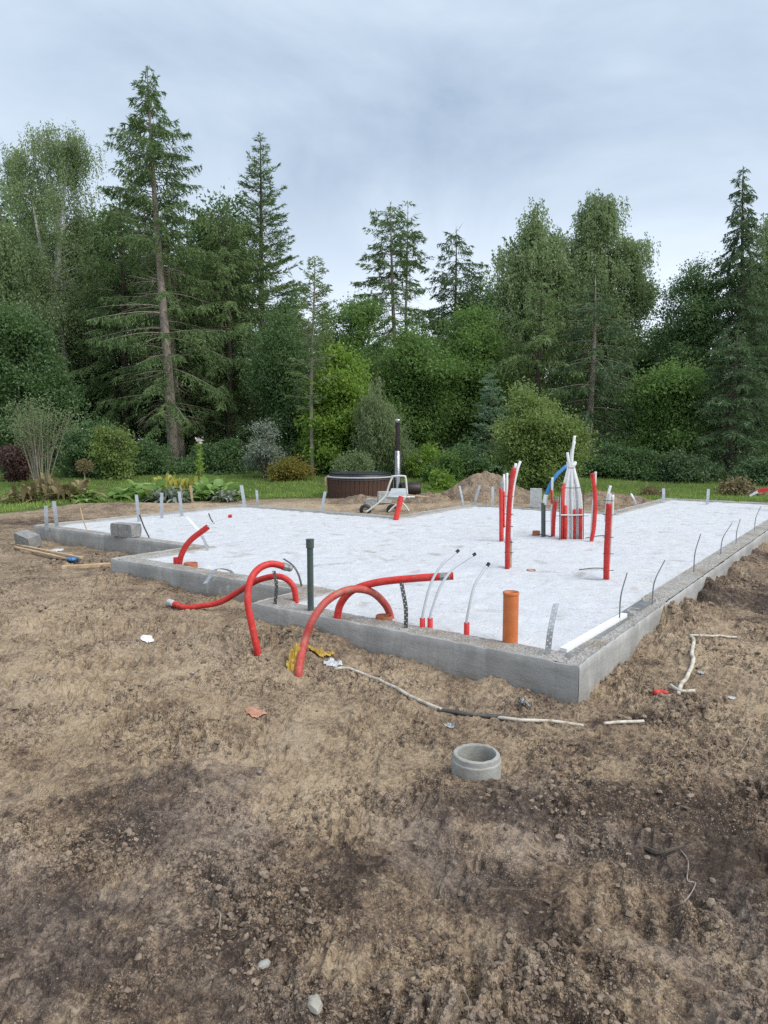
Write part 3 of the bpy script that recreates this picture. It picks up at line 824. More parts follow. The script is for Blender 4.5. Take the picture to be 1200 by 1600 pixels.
def conifer(seed, H, prof, lean=(0, 0), r0=0.2, z0=0.1, live=0.1, gap=0.45, per=5, droop=0.3, up=25, low=-12, hang=0.4,
            sh=(0.20, 0.055), dens=1.0, dead=True, tip=0.35, trunk_r=None, twist=1.0):
    """prof(t): branch length at relative height t; live: relative height where needles begin"""
    t = Tree(seed); rs = t.rs
    n = 16
    ts = np.linspace(0, 1, n)
    path = np.stack([lean[0] * ts + 0.05 * np.sin(ts * 5 + seed), lean[1] * ts, ts * H], 1)
    t.w.tube(path, r0 * (1 - ts) ** 0.85 + 0.012, 9)
    z = z0 * H
    while z < H * 0.985:
        tt = z / H
        k = per if tt < 0.93 else 4
        a0 = rs.uniform(0, 6.28)
        for b in range(k):
            L = prof(tt) * rs.uniform(0.5, 1.2)
            if L < 0.08: L = 0.08
            az = a0 + 6.283 * b / k + rs.normal(0, 0.25)
            el = math.radians(low + (up - low) * tt ** 1.3 + rs.normal(0, 5))
            h = np.array([math.cos(az), math.sin(az), 0.0])
            zz = z + rs.uniform(-0.9, 0.9) * gap
            p0 = np.array([np.interp(zz, path[:, 2], path[:, 0]), np.interp(zz, path[:, 2], path[:, 1]), zz])
            s = np.linspace(0, 1, 6)[:, None]
            wig = rs.normal(0, 0.04 * L, 3) * np.array([1, 1, 0.5])
            ax = p0 + h * L * s * math.cos(el) + np.array([0, 0, 1.0]) * L * (math.sin(el) * s - droop * s ** 2 + tip * droop * s ** 3) + wig * s ** 2
            is_live = rs.random() < (live(tt) if callable(live) else 0.95 * (tt >= live))
            if not is_live and rs.random() < 0.45: continue
            if not is_live: ax = p0 + (ax - p0) * rs.uniform(0.35, 0.95) + np.linspace(0, 1, 6)[:, None] ** 2 * rs.normal(0, 0.16, 3)
            if L > 0.5 or not is_live:
                t.w.tube(ax, np.linspace(0.010 + 0.006 * L, 0.003, 6), 3, False)
            if not is_live:
                if dead and L > 0.4:       # bare, twiggy branch
                    for q in range(4):
                        s0 = rs.uniform(0.3, 0.9); pp = p0 + (ax[-1] - p0) * s0
                        e = pp + h * rs.uniform(0.1, 0.5) + rs.normal(0, 0.22, 3) - np.array([0, 0, 0.12])
                        t.w.tube(np.array([ax[int(s0 * 5)], (ax[int(s0 * 5)] + e) / 2 + rs.normal(0, .04, 3), e]), [0.008, 0.006, 0.003], 3, False)
                continue
            side = np.array([-h[1], h[0], 0.0])
            nt = max(4, int(L * 15 * dens))
            S = rs.uniform(0.12, 1.0, nt) ** 0.8
            fr = S * 5; i0 = np.minimum(fr.astype(int), 4); fq = (fr - i0)[:, None]
            pos = ax[i0] * (1 - fq) + ax[i0 + 1] * fq
            sg = rs.choice([-1.0, 1.0], nt)[:, None]
            fwd = unit(ax[i0 + 1] - ax[i0])
            tl = (0.12 + 0.42 * L ** 0.75 * (1.02 - S)) * rs.uniform(0.6, 1.2, nt)
            td = unit(sg * side * rs.uniform(0.45, 1.0, (nt, 1)) + fwd * rs.uniform(0.4, 0.9, (nt, 1)) + np.array([0, 0, -1.0]) * hang * rs.uniform(0.3, 1.3, (nt, 1)) + rs.normal(0, 0.12, (nt, 3)))
            K = max(2, int(np.mean(tl) / (sh[0] * 0.42) + 1.5))
            f = (np.arange(K) + rs.uniform(0, 0.6, (nt, K))) / K
            sag = np.zeros((nt, K, 3)); sag[..., 2] = -hang * 0.5 * (f ** 2) * tl[:, None]
            P = pos[:, None] + td[:, None] * (f * tl[:, None])[..., None] + sag
            D = td[:, None] + rs.normal(0, 0.42, (nt, K, 3)) + np.array([0, 0, -0.15 * hang])
            m = nt * K
            t.leaves(P.reshape(-1, 3), D.reshape(-1, 3), sh[0] * rs.uniform(0.6, 1.25, m), sh[1] * rs.uniform(0.7, 1.3, m))
        z += gap * (1 - 0.55 * tt) * rs.uniform(0.75, 1.25)
    # leader
    m = 14
    zz = np.linspace(H * 0.97, H, m)
    t.leaves(np.stack([np.full(m, lean[0]), np.full(m, lean[1]), zz], 1) + np.array([0.05 * math.sin(5 + seed), 0, 0]), rs.normal(0, 0.6, (m, 3)) + np.array([0, 0, 1.2]), 0.16, 0.04)
    return t

def broadleaf(seed, stems, blobs, nl=46, sub=6, per=124, leaf=(0.101, 0.075), spread=0.28, droop=0.25, strands=0.0, tips=0.9, rad=0.10, fork=0.35):
    """stems: list of trunk polylines; blobs: ellipsoids (cx,cy,cz,rx,ry,rz) that make up the crown"""
    t = Tree(seed); rs = t.rs
    paths = []
    for st in stems:
        p = spline(np.array(st, float), 5); paths.append(p)
        ss = np.linspace(0, 1, len(p))
        t.w.tube(p, rad * (1 - 0.88 * ss), 8)
    allp = np.concatenate(paths)
    vol = np.array([b[3] * b[4] * b[5] for b in blobs]) ** (2 / 3)
    pick = rs.choice(len(blobs), nl, p=vol / vol.sum())
    for q in pick:
        cx, cy, cz, rx, ry, rz = blobs[q]
        d = unit(rs.normal(size=3)); rr = rs.uniform(0.45, tips)
        if rs.random() < 0.25: rr *= rs.uniform(1.1, 1.38)
        tgt = np.array([cx, cy, cz]) + d * np.array([rx, ry, rz]) * rr
        dist = np.linalg.norm(allp[:, :2] - tgt[:2], axis=1) * 0.8 + np.abs(allp[:, 2] - (tgt[2] - fork * np.linalg.norm(tgt[:2] - allp[:, :2], axis=1) - 0.2))
        s0 = allp[int(np.argmin(dist + rs.uniform(0, 0.4, len(allp))))]
        mid = (s0 + tgt) / 2 + np.array([0, 0, 0.15 * np.linalg.norm(tgt - s0)]) + rs.normal(0, 0.08, 3)
        ax = spline([s0, mid, tgt], 4)
        Ln = np.linalg.norm(tgt - s0)
        t.w.tube(ax, np.linspace(0.012 + 0.011 * Ln, 0.006, len(ax)), 4, False)
        for k in range(sub):
            b0 = ax[rs.integers(len(ax) // 3, len(ax))]
            e = b0 + unit(rs.normal(size=3) + unit(tgt - s0) * 0.8) * rs.uniform(0.25, 0.55) * min(rx, rz, 1.6) + np.array([0, 0, -droop * 0.3])
            if k % 3 == 0: t.w.tube(np.array([b0, (b0 + e) / 2 + np.array([0, 0, 0.06]), e]), [0.010, 0.007, 0.003], 3, False)
            f = rs.uniform(0.25, 1.1, per)[:, None]
            P = b0 * (1 - f) + e * f + rs.normal(0, spread, (per, 3)) * np.array([1, 1, 0.7])
            D = rs.normal(0, 0.7, (per, 3)) + np.array([0, 0, -droop]) + unit(P - b0) * 0.5
            if strands > 0:
                ns = max(2, per // 14)
                q_ = rs.uniform(0.2, 1.1, (ns, 1)); sp = b0 * (1 - q_) + e * q_ + rs.normal(0, spread, (ns, 3)) * 0.8
                dn = rs.exponential(strands, per).clip(0, strands * 2.6)
                si = rs.integers(0, ns, per)
                P = sp[si] + np.stack([rs.normal(0, 0.05, per) + 0.08 * np.sin(dn * 2), rs.normal(0, 0.05, per), -dn], 1)
                D = rs.normal(0, 0.45, (per, 3)) + np.array([0, 0, -0.9])
            t.leaves(P, D, leaf[0] * rs.uniform(0.65, 1.25, per), leaf[1] * rs.uniform(0.65, 1.25, per))
    return t

def topz(px, py, Y): return float(dp(px, py, Y)[2])
def lin(*kv):
    xs, ys = [k for k, _ in kv], [v for _, v in kv]
    return lambda t: float(np.interp(t, xs, ys))

# --- left half
b = base(270, 31); H = topz(230, 103, 31) - b[2]
conifer(1, H, lin((0, 1.0), (0.12, 2.2), (0.3, 3.4), (0.44, 2.6), (0.52, 2.3), (0.66, 2.2), (0.78, 1.8), (0.9, 1.0), (0.96, 0.55), (1, 0.12)), lean=(dp(230, 103, 31)[0] - b[0], 0), r0=0.25, z0=0.13, live=lin((0, .25), (.2, .55), (.38, .55), (.44, .15), (.52, .12), (.58, .75), (.64, 1)),
        gap=0.36, per=5, droop=0.30, up=30, low=-8, hang=0.8, sh=(0.18, 0.050), dens=1.15).make(
    'spruce_tree', 'tallest spruce with long bare pale trunk and dead lower branches, above the flower bed', 'tree', b, BARK_SPRUCE, LF_SPRUCE)
b = base(283, 33); H = topz(262, 330, 33) - b[2]
conifer(2, H, lin((0, 1.5), (0.25, 3.8), (0.6, 3.0), (0.85, 2.0), (1, 0.4)), lean=(-0.4, 0), r0=0.17, z0=0.18, live=0.22, gap=0.55, per=4, droop=0.35, up=20, low=-10, hang=0.75, sh=(0.20, 0.052), dens=0.85).make(
    'spruce_tree', 'thinner olive spruce with brown trunk close behind the tallest spruce', 'tree', b, BARK_SPRUCE, LF_OLIVE)
b = base(405, 35, 214); H = topz(405, 214, 35) - b[2]
conifer(3, H, lin((0, 2.2), (0.3, 2.9), (0.6, 2.1), (0.8, 1.2), (0.93, 0.5), (1, 0.1)), r0=0.22, z0=0.08, live=0.08, gap=0.42, per=5, droop=-0.05, up=32, low=8, hang=0.15, sh=(0.17, 0.042), dens=1.25, tip=0).make(
    'fir_tree', 'pointed dark fir with upswept branches right of the tallest spruce', 'tree', b, BARK_DARK, LF_SPRUCE)
b = base(185, 34.5, 292); H = topz(180, 292, 34.5) - b[2]
conifer(4, H, lin((0, 2.2), (0.3, 3.0), (0.6, 2.4), (0.85, 1.2), (1, 0.2)), r0=0.2, z0=0.12, live=0.14, gap=0.45, per=5, droop=0.35, up=22, low=-12, hang=0.7, sh=(0.20, 0.055), dens=1.0).make(
    'spruce_tree', 'dark drooping spruce between the birch and the tallest spruce', 'tree', b, BARK_DARK, LF_SPRUCE)
b = base(352, 33.5, 320); H = topz(350, 320, 33.5) - b[2]
conifer(5, H, lin((0, 1.8), (0.3, 2.9), (0.6, 2.7), (0.85, 1.9), (0.95, 1.2), (1, 0.4)), r0=0.16, z0=0.15, live=0.16, gap=0.45, per=5, droop=0.35, up=20, low=-12, hang=0.9, sh=(0.19, 0.05), dens=1.0).make(
    'larch_tree', 'soft yellow-green larch between the tallest spruce and the pointed fir', 'tree', b, BARK_DARK, LF_OLIVE)
b = base(95, 36, 352); zt = topz(95, 178, 36) - b[2]; k = 36 / F_PX
birch_blobs = [(-0.8, 0, zt * 0.93, 1.0, 1.2, zt * .06), (0.4, 0, zt * 0.91, 1.5, 1.3, zt * .085), (-1.9, 0, zt * 0.87, 0.9, 1.2, zt * .09), (0, 0, zt * 0.75, 2.5, 2.0, zt * .14), (-0.9, 0.3, zt * 0.58, 2.7, 2.0, zt * .14), (0.9, 0, zt * 0.45, 2.3, 1.8, zt * .13)]
broadleaf(6, [[(0, 0, 0), (0.05, -.3, zt * .3), (-0.1, -.6, zt * .55), (0.5, -.4, zt * .8), (0.6, 0, zt * .9)], [(0, -.6, zt * .42), (-0.7, -.7, zt * .62), (-1.5, 0, zt * .84)], [(0, -.8, zt * .5), (0.1, -.5, zt * .7), (-0.6, 0, zt * .9)]],
          birch_blobs, nl=135, sub=6, per=105, leaf=(0.098, 0.066), spread=0.22, droop=0.5, strands=0.55, rad=0.17).make(
    'birch_tree', 'tall weeping birch with white trunk at the far left', 'tree', b, BARK_BIRCH, LF_BIRCH)
b = base(10, 33, 433); zt = topz(10, 300, 33) - b[2]
broadleaf(7, [[(0, 0, 0), (0.1, 0, zt * .5), (-0.1, 0, zt * .95)]], [(-0.2, 0, zt * .82, 1.5, 1.6, zt * .17), (0.2, 0, zt * .55, 2.2, 2, zt * .2), (0, 0, zt * .3, 2.0, 2, zt * .16)], nl=69, sub=6, per=108, leaf=(0.110, 0.075), spread=0.3, droop=0.4, strands=0.3, rad=0.14).make(
    'leafy_tree', 'leafy grey-green tree cut by the left picture edge below the birch', 'tree', b, BARK_DARK, LF_BIRCH)
b = base(40, 29, 546); zt = topz(40, 470, 29) - b[2]
broadleaf(8, [[(0, 0, 0), (-0.3, 0, zt * .5), (-0.2, 0, zt * .95)], [(0.1, 0, 0), (0.8, 0, zt * .6)]], [(-0.9, 0, zt * .82, 0.9, 1, zt * .18), (0.3, 0, zt * .68, 0.9, 1, zt * .2), (1.0, 0, zt * .42, 1.0, 1.2, zt * .22), (-1.0, 0, zt * .5, 1.2, 1.2, zt * .22), (0, -.3, zt * .25, 1.6, 1.2, zt * .2)], nl=80, sub=6, per=93, leaf=(0.120, 0.085), spread=0.25, rad=0.09).make(
    'leafy_tree', 'dark glossy broadleaf tree low at the far left behind the bare-stemmed shrub', 'tree', b, BARK_DARK, LF_DEEP)
b = base(487, 27.5); zt = topz(490, 405, 27.5) - b[2]
conifer(9, zt, lin((0, 0.2), (0.45, 1.0), (0.7, 1.15), (0.9, 0.6), (1, 0.15)), lean=(dp(490, 405, 27.5)[0] - b[0], 0), r0=0.075, z0=0.33, live=0.33, gap=0.26, per=4, droop=0.1, up=35, low=10, hang=0.3, sh=(0.13, 0.045), dens=0.8).make(
    'larch_tree', 'slender young larch with straight pale stem left of the hot tub', 'tree', b, BARK_PALE, LF_OLIVE)
b = base(545, 33, 536); zt = topz(545, 455, 33) - b[2]
broadleaf(10, [[(0, 0, 0), (0, 0, zt * .6), (0.3, 0, zt * .97)], [(0, 0, zt * .4), (-0.6, 0, zt * .8)]], [(0.1, 0, zt * .55, 1.5, 1.4, zt * .22), (0.5, 0, zt * .86, 0.8, 0.9, zt * .16), (-0.9, 0, zt * .8, 0.35, 0.4, zt * .16)], nl=55, sub=5, per=71, leaf=(0.129, 0.080), spread=0.28, rad=0.08, tips=1.0).make(
    'leafy_tree', 'thin airy tree with sky showing through, left of the twin-topped spruce', 'tree', b, BARK_DARK, LF_GREEN)
b = base(450, 31, 546); zt = topz(450, 470, 31) - b[2]
broadleaf(11, [[(0, 0, 0), (0, 0, zt * .5), (0.1, 0, zt * .95)]], [(0, 0, zt * .6, 1.6, 1.5, zt * .36), (0.6, -0.3, zt * .35, 1.6, 1.4, zt * .24)], nl=80, sub=6, per=85, leaf=(0.110, 0.075), spread=0.28, rad=0.09).make(
    'leafy_tree', 'grey-green leafy tree behind the slender young larch', 'tree', b, BARK_DARK, LF_DEEP)
b = base(530, 28.5, 596); zt = topz(535, 545, 28.5) - b[2]
broadleaf(12, [[(0, 0, 0), (0.1, 0, zt * .5), (0, 0, zt * .95)]], [(0.1, 0, zt * .68, 1.15, 1.1, zt * .3), (-0.2, -0.3, zt * .36, 1.3, 1.2, zt * .26)], nl=69, sub=6, per=93, leaf=(0.129, 0.100), spread=0.22, rad=0.06).make(
    'leafy_tree', 'bright lime-green maple left behind the hot tub', 'tree', b, BARK_DARK, LF_LIME)
b = base(588, 26.5, 632); zt = topz(590, 598, 26.5) - b[2]
broadleaf(13, [[(0, 0, 0), (0.05, 0, zt * .5), (0, 0, zt * .95)], [(0, 0, 0), (0.5, 0, zt * .7)]], [(0, 0, zt * .62, 0.85, 0.9, zt * .36), (0.4, -0.2, zt * .5, 0.7, 0.7, zt * .28)], nl=57, sub=6, per=93, leaf=(0.138, 0.035), spread=0.2, droop=0.6, strands=0.25, rad=0.05).make(
    'willow_tree', 'pale grey-green small willow behind the hot tub chimney', 'tree', b, BARK_DARK, LF_WILLOW)
b = base(624, 40); H = topz(610, 316, 40) - b[2]
conifer(14, H, lin((0, 2.6), (0.35, 3.3), (0.5, 2.7), (0.7, 2.1), (0.85, 1.6), (0.95, 0.95), (1, 0.3)), lean=(dp(610, 316, 40)[0] - b[0], 0), r0=0.19, z0=0.1, live=0.3, gap=0.5, per=5, droop=0.18, up=15, low=-5, hang=0.5, sh=(0.22, 0.06), dens=0.95).make(
    'spruce_tree', 'sparse twin-topped spruce with pale trunk standing above the hot tub chimney', 'tree', b, BARK_SPRUCE, LF_SPRUCE)
b = base(636, 40.5, 322); H = topz(642, 322, 40.5) - b[2]
conifer(15, H, lin((0, 1.2), (0.5, 1.2), (0.8, 1.3), (0.95, 0.7), (1, 0.2)), r0=0.13, z0=0.45, live=0.72, gap=0.6, per=4, droop=0.15, up=15, low=-5, hang=0.5, sh=(0.22, 0.06), dens=0.9).make(
    'spruce_tree', 'bare pale stem with green top leaning on the twin-topped spruce', 'tree', b, BARK_PALE, LF_SPRUCE)
b = base(712, 43, 360); H = topz(713, 360, 43) - b[2]
conifer(16, H, lin((0, 3.0), (0.4, 3.4), (0.7, 2.6), (0.85, 1.7), (0.95, 0.9), (1, 0.25)), r0=0.18, z0=0.1, live=0.15, gap=0.6, per=5, droop=0.25, up=12, low=-8, hang=0.6, sh=(0.24, 0.065), dens=0.95).make(
    'spruce_tree', 'dark layered spruce with drooping tiers right of the twin-topped spruce', 'tree', b, BARK_DARK, LF_DARK)
# --- middle and right
b = base(655, 31.5, 580); zt = topz(660, 520, 31.5) - b[2]
broadleaf(17, [[(0, 0, 0), (0, 0, zt * .5), (0.1, 0, zt * .95)]], [(0.1, 0, zt * .68, 1.6, 1.5, zt * .3), (-0.3, -0.4, zt * .38, 1.7, 1.4, zt * .28)], nl=86, sub=6, per=93, leaf=(0.129, 0.090), spread=0.27, rad=0.09).make(
    'leafy_tree', 'mid-green broadleaf tree right behind the hot tub chimney', 'tree', b, BARK_DARK, LF_GREEN)
b = base(735, 33, 553); zt = topz(735, 480, 33) - b[2]
broadleaf(18, [[(0, 0, 0), (0, 0, zt * .5), (-0.1, 0, zt * .95)]], [(-0.2, 0, zt * .7, 1.9, 1.7, zt * .28), (0.5, -0.3, zt * .4, 2.0, 1.6, zt * .28)], nl=97, sub=6, per=93, leaf=(0.129, 0.090), spread=0.3, rad=0.11).make(
    'leafy_tree', 'rounded deep-green broadleaf tree behind the dirt heap', 'tree', b, BARK_DARK, LF_GREEN)
b = base(768, 27, 585); H = topz(770, 585, 27) - b[2]
conifer(19, H, lin((0, 0.9), (0.4, 0.85), (0.8, 0.4), (1, 0.08)), r0=0.06, z0=0.06, live=0.06, gap=0.24, per=6, droop=0.05, up=32, low=5, hang=0.2, sh=(0.12, 0.04), dens=1.3).make(
    'spruce_tree', 'young blue-green spruce left of the round apple tree', 'tree', b, BARK_DARK, LF_BLUE)
b = base(850, 35, 437); zt = topz(835, 306, 35) - b[2]
broadleaf(20, [[(0, 0, 0), (0, 0, zt * .5), (-0.4, 0, zt * .97)], [(0, 0, zt * .3), (-1.0, 0, zt * .75)]], [(-0.5, 0, zt * .91, 0.8, 1.0, zt * .08), (-0.1, 0, zt * .82, 1.3, 1.2, zt * .10), (-0.8, 0, zt * .72, 2.0, 1.7, zt * .14), (-1.3, 0, zt * .54, 2.6, 1.9, zt * .17), (1.1, 0, zt * .66, 1.9, 1.6, zt * .16), (-2.2, 0, zt * .42, 1.6, 1.5, zt * .14)], nl=143, sub=6, per=108, leaf=(0.115, 0.078), spread=0.28, droop=0.5, strands=0.42, rad=0.15).make(
    'birch_tree', 'left of the two tall birches behind the round apple tree', 'tree', b, BARK_DARK, LF_BIRCH)
b = base(925, 36, 430); zt = topz(937, 295, 36) - b[2]
broadleaf(21, [[(0, 0, 0), (0, 0, zt * .5), (0.3, 0, zt * .97)], [(0, 0, zt * .4), (1.0, 0, zt * .72), (2.0, 0, zt * .8)], [(0, 0, zt * .35), (1.4, 0, zt * .58), (2.4, 0, zt * .64)]], [(0.3, 0, zt * .9, 1.0, 1.1, zt * .09), (0.0, 0, zt * .77, 1.6, 1.6, zt * .14), (-0.6, 0, zt * .58, 2.3, 1.8, zt * .17), (1.8, 0, zt * .76, 0.9, 0.9, zt * .08), (2.1, 0, zt * .64, 0.9, 0.9, zt * .08), (1.3, 0, zt * .5, 1.4, 1.4, zt * .12)], nl=155, sub=6, per=102, leaf=(0.110, 0.072), spread=0.26, droop=0.4, strands=0.32, rad=0.16, tips=1.0).make(
    'birch_tree', 'right and taller of the two birches, with branches reaching out to the right', 'tree', b, BARK_DARK, LF_BIRCH)
b = base(845, 31.5, 440); H = topz(850, 440, 31.5) - b[2]
conifer(22, H, lin((0, 1.6), (0.25, 2.8), (0.55, 2.2), (0.85, 1.0), (1, 0.2)), r0=0.16, z0=0.18, live=0.2, gap=0.5, per=5, droop=0.3, up=20, low=-14, hang=0.8, sh=(0.2, 0.052), dens=1.05).make(
    'spruce_tree', 'olive spruce with sweeping boughs above the round apple tree', 'tree', b, BARK_DARK, LF_OLIVE)
b = base(930, 30.5, 430); H = topz(930, 430, 30.5) - b[2]
conifer(23, H, lin((0, 1.0), (0.3, 2.5), (0.6, 2.1), (0.85, 1.0), (1, 0.2)), r0=0.15, z0=0.2, live=0.24, gap=0.5, per=5, droop=0.3, up=18, low=-14, hang=0.75, sh=(0.2, 0.052), dens=1.05).make(
    'spruce_tree', 'dark spruce with visible grey trunk right of the round apple tree', 'tree', b, BARK_SPRUCE, LF_DARK)
b = base(990, 29); H = topz(965, 590, 29) - b[2]
conifer(24, H, lin((0, 1.4), (0.4, 1.6), (0.8, 0.8), (1, 0.15)), r0=0.09, z0=0.1, live=0.12, gap=0.4, per=5, droop=0.35, up=12, low=-10, hang=0.8, sh=(0.18, 0.05), dens=0.95).make(
    'spruce_tree', 'small shaggy spruce in the gap between the right-hand tree groups', 'tree', b, BARK_DARK, LF_SPRUCE)
b = base(1155, 33.5); H = topz(1163, 262, 33.5) - b[2]
conifer(25, H, lin((0, 2.6), (0.3, 2.6), (0.5, 2.0), (0.66, 1.5), (0.74, 0.8), (0.85, 0.62), (0.95, 0.4), (1, 0.12)), lean=(dp(1163, 262, 33.5)[0] - b[0], 0), r0=0.18, z0=0.06, live=0.06, gap=0.33, per=6, droop=0.5, up=10, low=-15, hang=0.7, sh=(0.17, 0.055), dens=1.3).make(
    'spruce_tree', 'tall spruce with narrow spire top near the right picture edge', 'tree', b, BARK_DARK, LF_DARK)
b = base(1085, 34.5, 516); zt = topz(1085, 425, 34.5) - b[2]
broadleaf(26, [[(0, 0, 0), (0, 0, zt * .5), (0, 0, zt * .95)]], [(0, 0, zt * .78, 1.6, 1.5, zt * .2), (-0.4, 0, zt * .5, 2.0, 1.7, zt * .24)], nl=86, sub=6, per=89, leaf=(0.110, 0.080), spread=0.26, rad=0.12).make(
    'leafy_tree', 'rounded alder left of the spire-topped spruce', 'tree', b, BARK_DARK, LF_DEEP)
b = base(1205, 36, 446); zt = topz(1205, 320, 36) - b[2]
broadleaf(27, [[(0, 0, 0), (0, 0, zt * .5), (0, 0, zt * .97)]], [(0, 0, zt * .85, 1.2, 1.3, zt * .14), (0, 0, zt * .6, 1.9, 1.7, zt * .2), (0.2, 0, zt * .35, 2.1, 1.7, zt * .18)], nl=80, sub=6, per=93, leaf=(0.110, 0.075), spread=0.25, strands=0.3, rad=0.13).make(
    'birch_tree', 'birch at the right picture edge behind the spire-topped spruce', 'tree', b, BARK_DARK, LF_BIRCH)
b = base(1150, 26.5, 520); H = topz(1150, 520, 26.5) - b[2]
conifer(28, H, lin((0, 2.0), (0.3, 2.1), (0.6, 1.7), (0.85, 0.9), (1, 0.25)), r0=0.13, z0=0.03, live=0.03, gap=0.30, per=6, droop=0.25, up=12, low=-5, hang=0.45, sh=(0.17, 0.05), dens=1.2).make(
    'hemlock_tree', 'broad dark hemlock sweeping to the lawn at the right', 'tree', b, BARK_DARK, LF_DARK)
b = base(1055, 28, 606); H = topz(1060, 560, 28) - b[2]
broadleaf(29, [[(0, 0, 0), (0, 0, H * .5), (0, 0, H * .95)]], [(0, 0, H * .65, 1.3, 1.2, H * .33), (-0.3, -0.2, H * .3, 1.4, 1.2, H * .26)], nl=69, sub=6, per=85, leaf=(0.110, 0.080), spread=0.25, rad=0.07).make(
    'leafy_tree', 'dull green yellowing tree left of the broad dark hemlock', 'tree', b, BARK_DARK, LF_GREEN)

# --- the round apple tree
b = base(845, 22.6, 638); zt = topz(845, 607, 22.6) - b[2]
broadleaf(30, [[(0.1, 0, 0), (0.1, 0, zt * .3), (0, 0, zt * .9)], [(0.1, 0, 0.2), (-0.6, 0, zt * .6)], [(0.1, 0, 0.25), (0.7, 0, zt * .6)]],
          [(0.05, 0, zt * .58, 1.05, 1.1, zt * .34), (-0.75, -0.2, zt * .46, 0.75, 0.8, zt * .26), (0.75, -0.2, zt * .40, 0.75, 0.8, zt * .28), (0.5, 0, zt * .85, 0.45, .5, zt * .16), (-0.4, 0, zt * .8, .5, .5, zt * .18), (0, -0.4, zt * .3, 1.1, 0.8, zt * .22)],
          nl=120, sub=6, per=77, leaf=(0.092, 0.060), spread=0.18, droop=0.1, rad=0.07, tips=1.0).make(
    'apple_tree', 'low round light-green apple tree behind the fan of white pipes', 'tree', b, BARK_DARK, LF_APPLE)

# --- shrubs at the wood's edge
def shrub(seed, w, h, leaf, nl=30, per=45, sz=(0.10, 0.065), strands=0.0, stems=5, d=None):
    rs = np.random.default_rng(seed)
    st = [[(rs.normal(0, .06), rs.normal(0, .06), 0), (rs.uniform(-.4, .4) * w * .5, rs.uniform(-.3, .3) * w * .5, h * .5), (rs.uniform(-.8, .8) * w * .5, rs.uniform(-.6, .6) * w * .5, h * .9)] for _ in range(stems)]
    return broadleaf(seed, st, [(rs.uniform(-.15, .15) * w, 0, h * .55, w * .36, w * .36, h * .38), (-w * rs.uniform(.15, .3), -w * .1, h * rs.uniform(.25, .4), w * .3, w * .3, h * rs.uniform(.25, .38)), (w * rs.uniform(.15, .3), -w * .1, h * rs.uniform(.25, .4), w * .3, w * .3, h * rs.uniform(.25, .38)), (rs.uniform(-.3, .3) * w, 0, h * .8, w * .16, w * .16, h * .2), (rs.uniform(-.4, .4) * w, -.1, h * .6, w * .18, w * .18, h * .3)], nl=nl, sub=5, per=int(per * 1.5), leaf=(sz[0] * .92, sz[1] * 1.05), spread=0.15, rad=0.03, strands=strands, tips=1.0)
def put_shrub(seed, px, top, Y, wpx, leaf, label, name='shrub', cat='shrub', group=None, bark=None, **kw):
    b = base(px, Y); h = topz(px, top, Y) - b[2]; w = wpx * Y / F_PX
    return shrub(seed, w, h, leaf, **kw).make(name, label, cat, b, bark or BARK_DARK, leaf, group, 'stems', 'leaves')
put_shrub(101, 150, 655, 27.2, 110, LF_DEEP, 'dark glossy shrub between the bare-stemmed shrub and the tallest spruce', nl=55)
put_shrub(102, 178, 655, 26.0, 70, LF_APPLE, 'tall loose olive shrub left of the tallest spruce trunk', nl=30, per=30)
put_shrub(103, 225, 690, 27.8, 90, LF_DEEP, 'low dark shrub at the foot of the tallest spruce', nl=40)
put_shrub(104, 335, 690, 28.5, 110, LF_DEEP, 'dark shrub in the shade right of the tallest spruce trunk', nl=45)
put_shrub(105, 415, 655, 26.5, 70, LF_SILVER, 'silvery-leaved sea buckthorn shrub left of the slender larch', nl=26, per=26, sz=(0.11, 0.035))
put_shrub(106, 452, 712, 25.6, 62, LF_AUTUMN, 'yellow-orange shrub left of the slender larch stem', nl=26, per=36, sz=(0.09, 0.06))
put_shrub(107, 560, 707, 24.6, 78, LF_WILLOW, 'pale green bush just behind the hot tub', nl=32, per=40, sz=(0.09, 0.05))
put_shrub(108, 690, 708, 25.0, 52, LF_GREEN, 'leafy bush right of the hot tub chimney', nl=26, per=40)
put_shrub(109, 662, 690, 26.8, 70, LF_LIME, 'yellow-green bush behind the hot tub chimney', nl=30, per=36)
put_shrub(110, 732, 690, 25.8, 70, LF_DEEP, 'dark bush behind the dirt heap', nl=34, per=40)
put_shrub(111, 1155, 750, 21.0, 62, LF_BROWN, 'browning hydrangea bush at the right edge of the lawn', nl=22, per=36, sz=(0.10, 0.07), name='hydrangea')
put_shrub(112, 1018, 765, 20.6, 26, LF_BROWN, 'small withered plant on the lawn edge behind the back corner', nl=10, per=26, sz=(0.07, 0.05), name='garden_plant', cat='plant')
put_shrub(113, 20, 690, 25.4, 60, LF_MAROON, 'dark maroon shrub at the far left edge of the lawn', nl=26, per=40)
put_shrub(114, 945, 690, 26.8, 90, LF_DEEP, 'dark shrub under the spruce right of the apple tree', nl=40, per=40)
put_shrub(115, 1010, 700, 26.2, 90, LF_DEEP, 'dark shrub below the small shaggy spruce', nl=40, per=40)
put_shrub(116, 1075, 705, 25.4, 90, LF_DARK, 'low dark bush at the lawn left of the hemlock', nl=40, per=40)
put_shrub(117, 600, 690, 28.5, 110, LF_DEEP, 'dark thicket behind the willow', nl=45, per=40)
put_shrub(118, 490, 690, 29.2, 110, LF_DEEP, 'dark thicket behind the slender larch stem', nl=45, per=40)
put_shrub(119, 788, 700, 27.2, 80, LF_DEEP, 'dark thicket left behind the apple tree', nl=35, per=40)
put_shrub(120, 1190, 715, 24.2, 90, LF_DARK, 'dark bush at the right picture edge behind the hydrangea', nl=40, per=40)
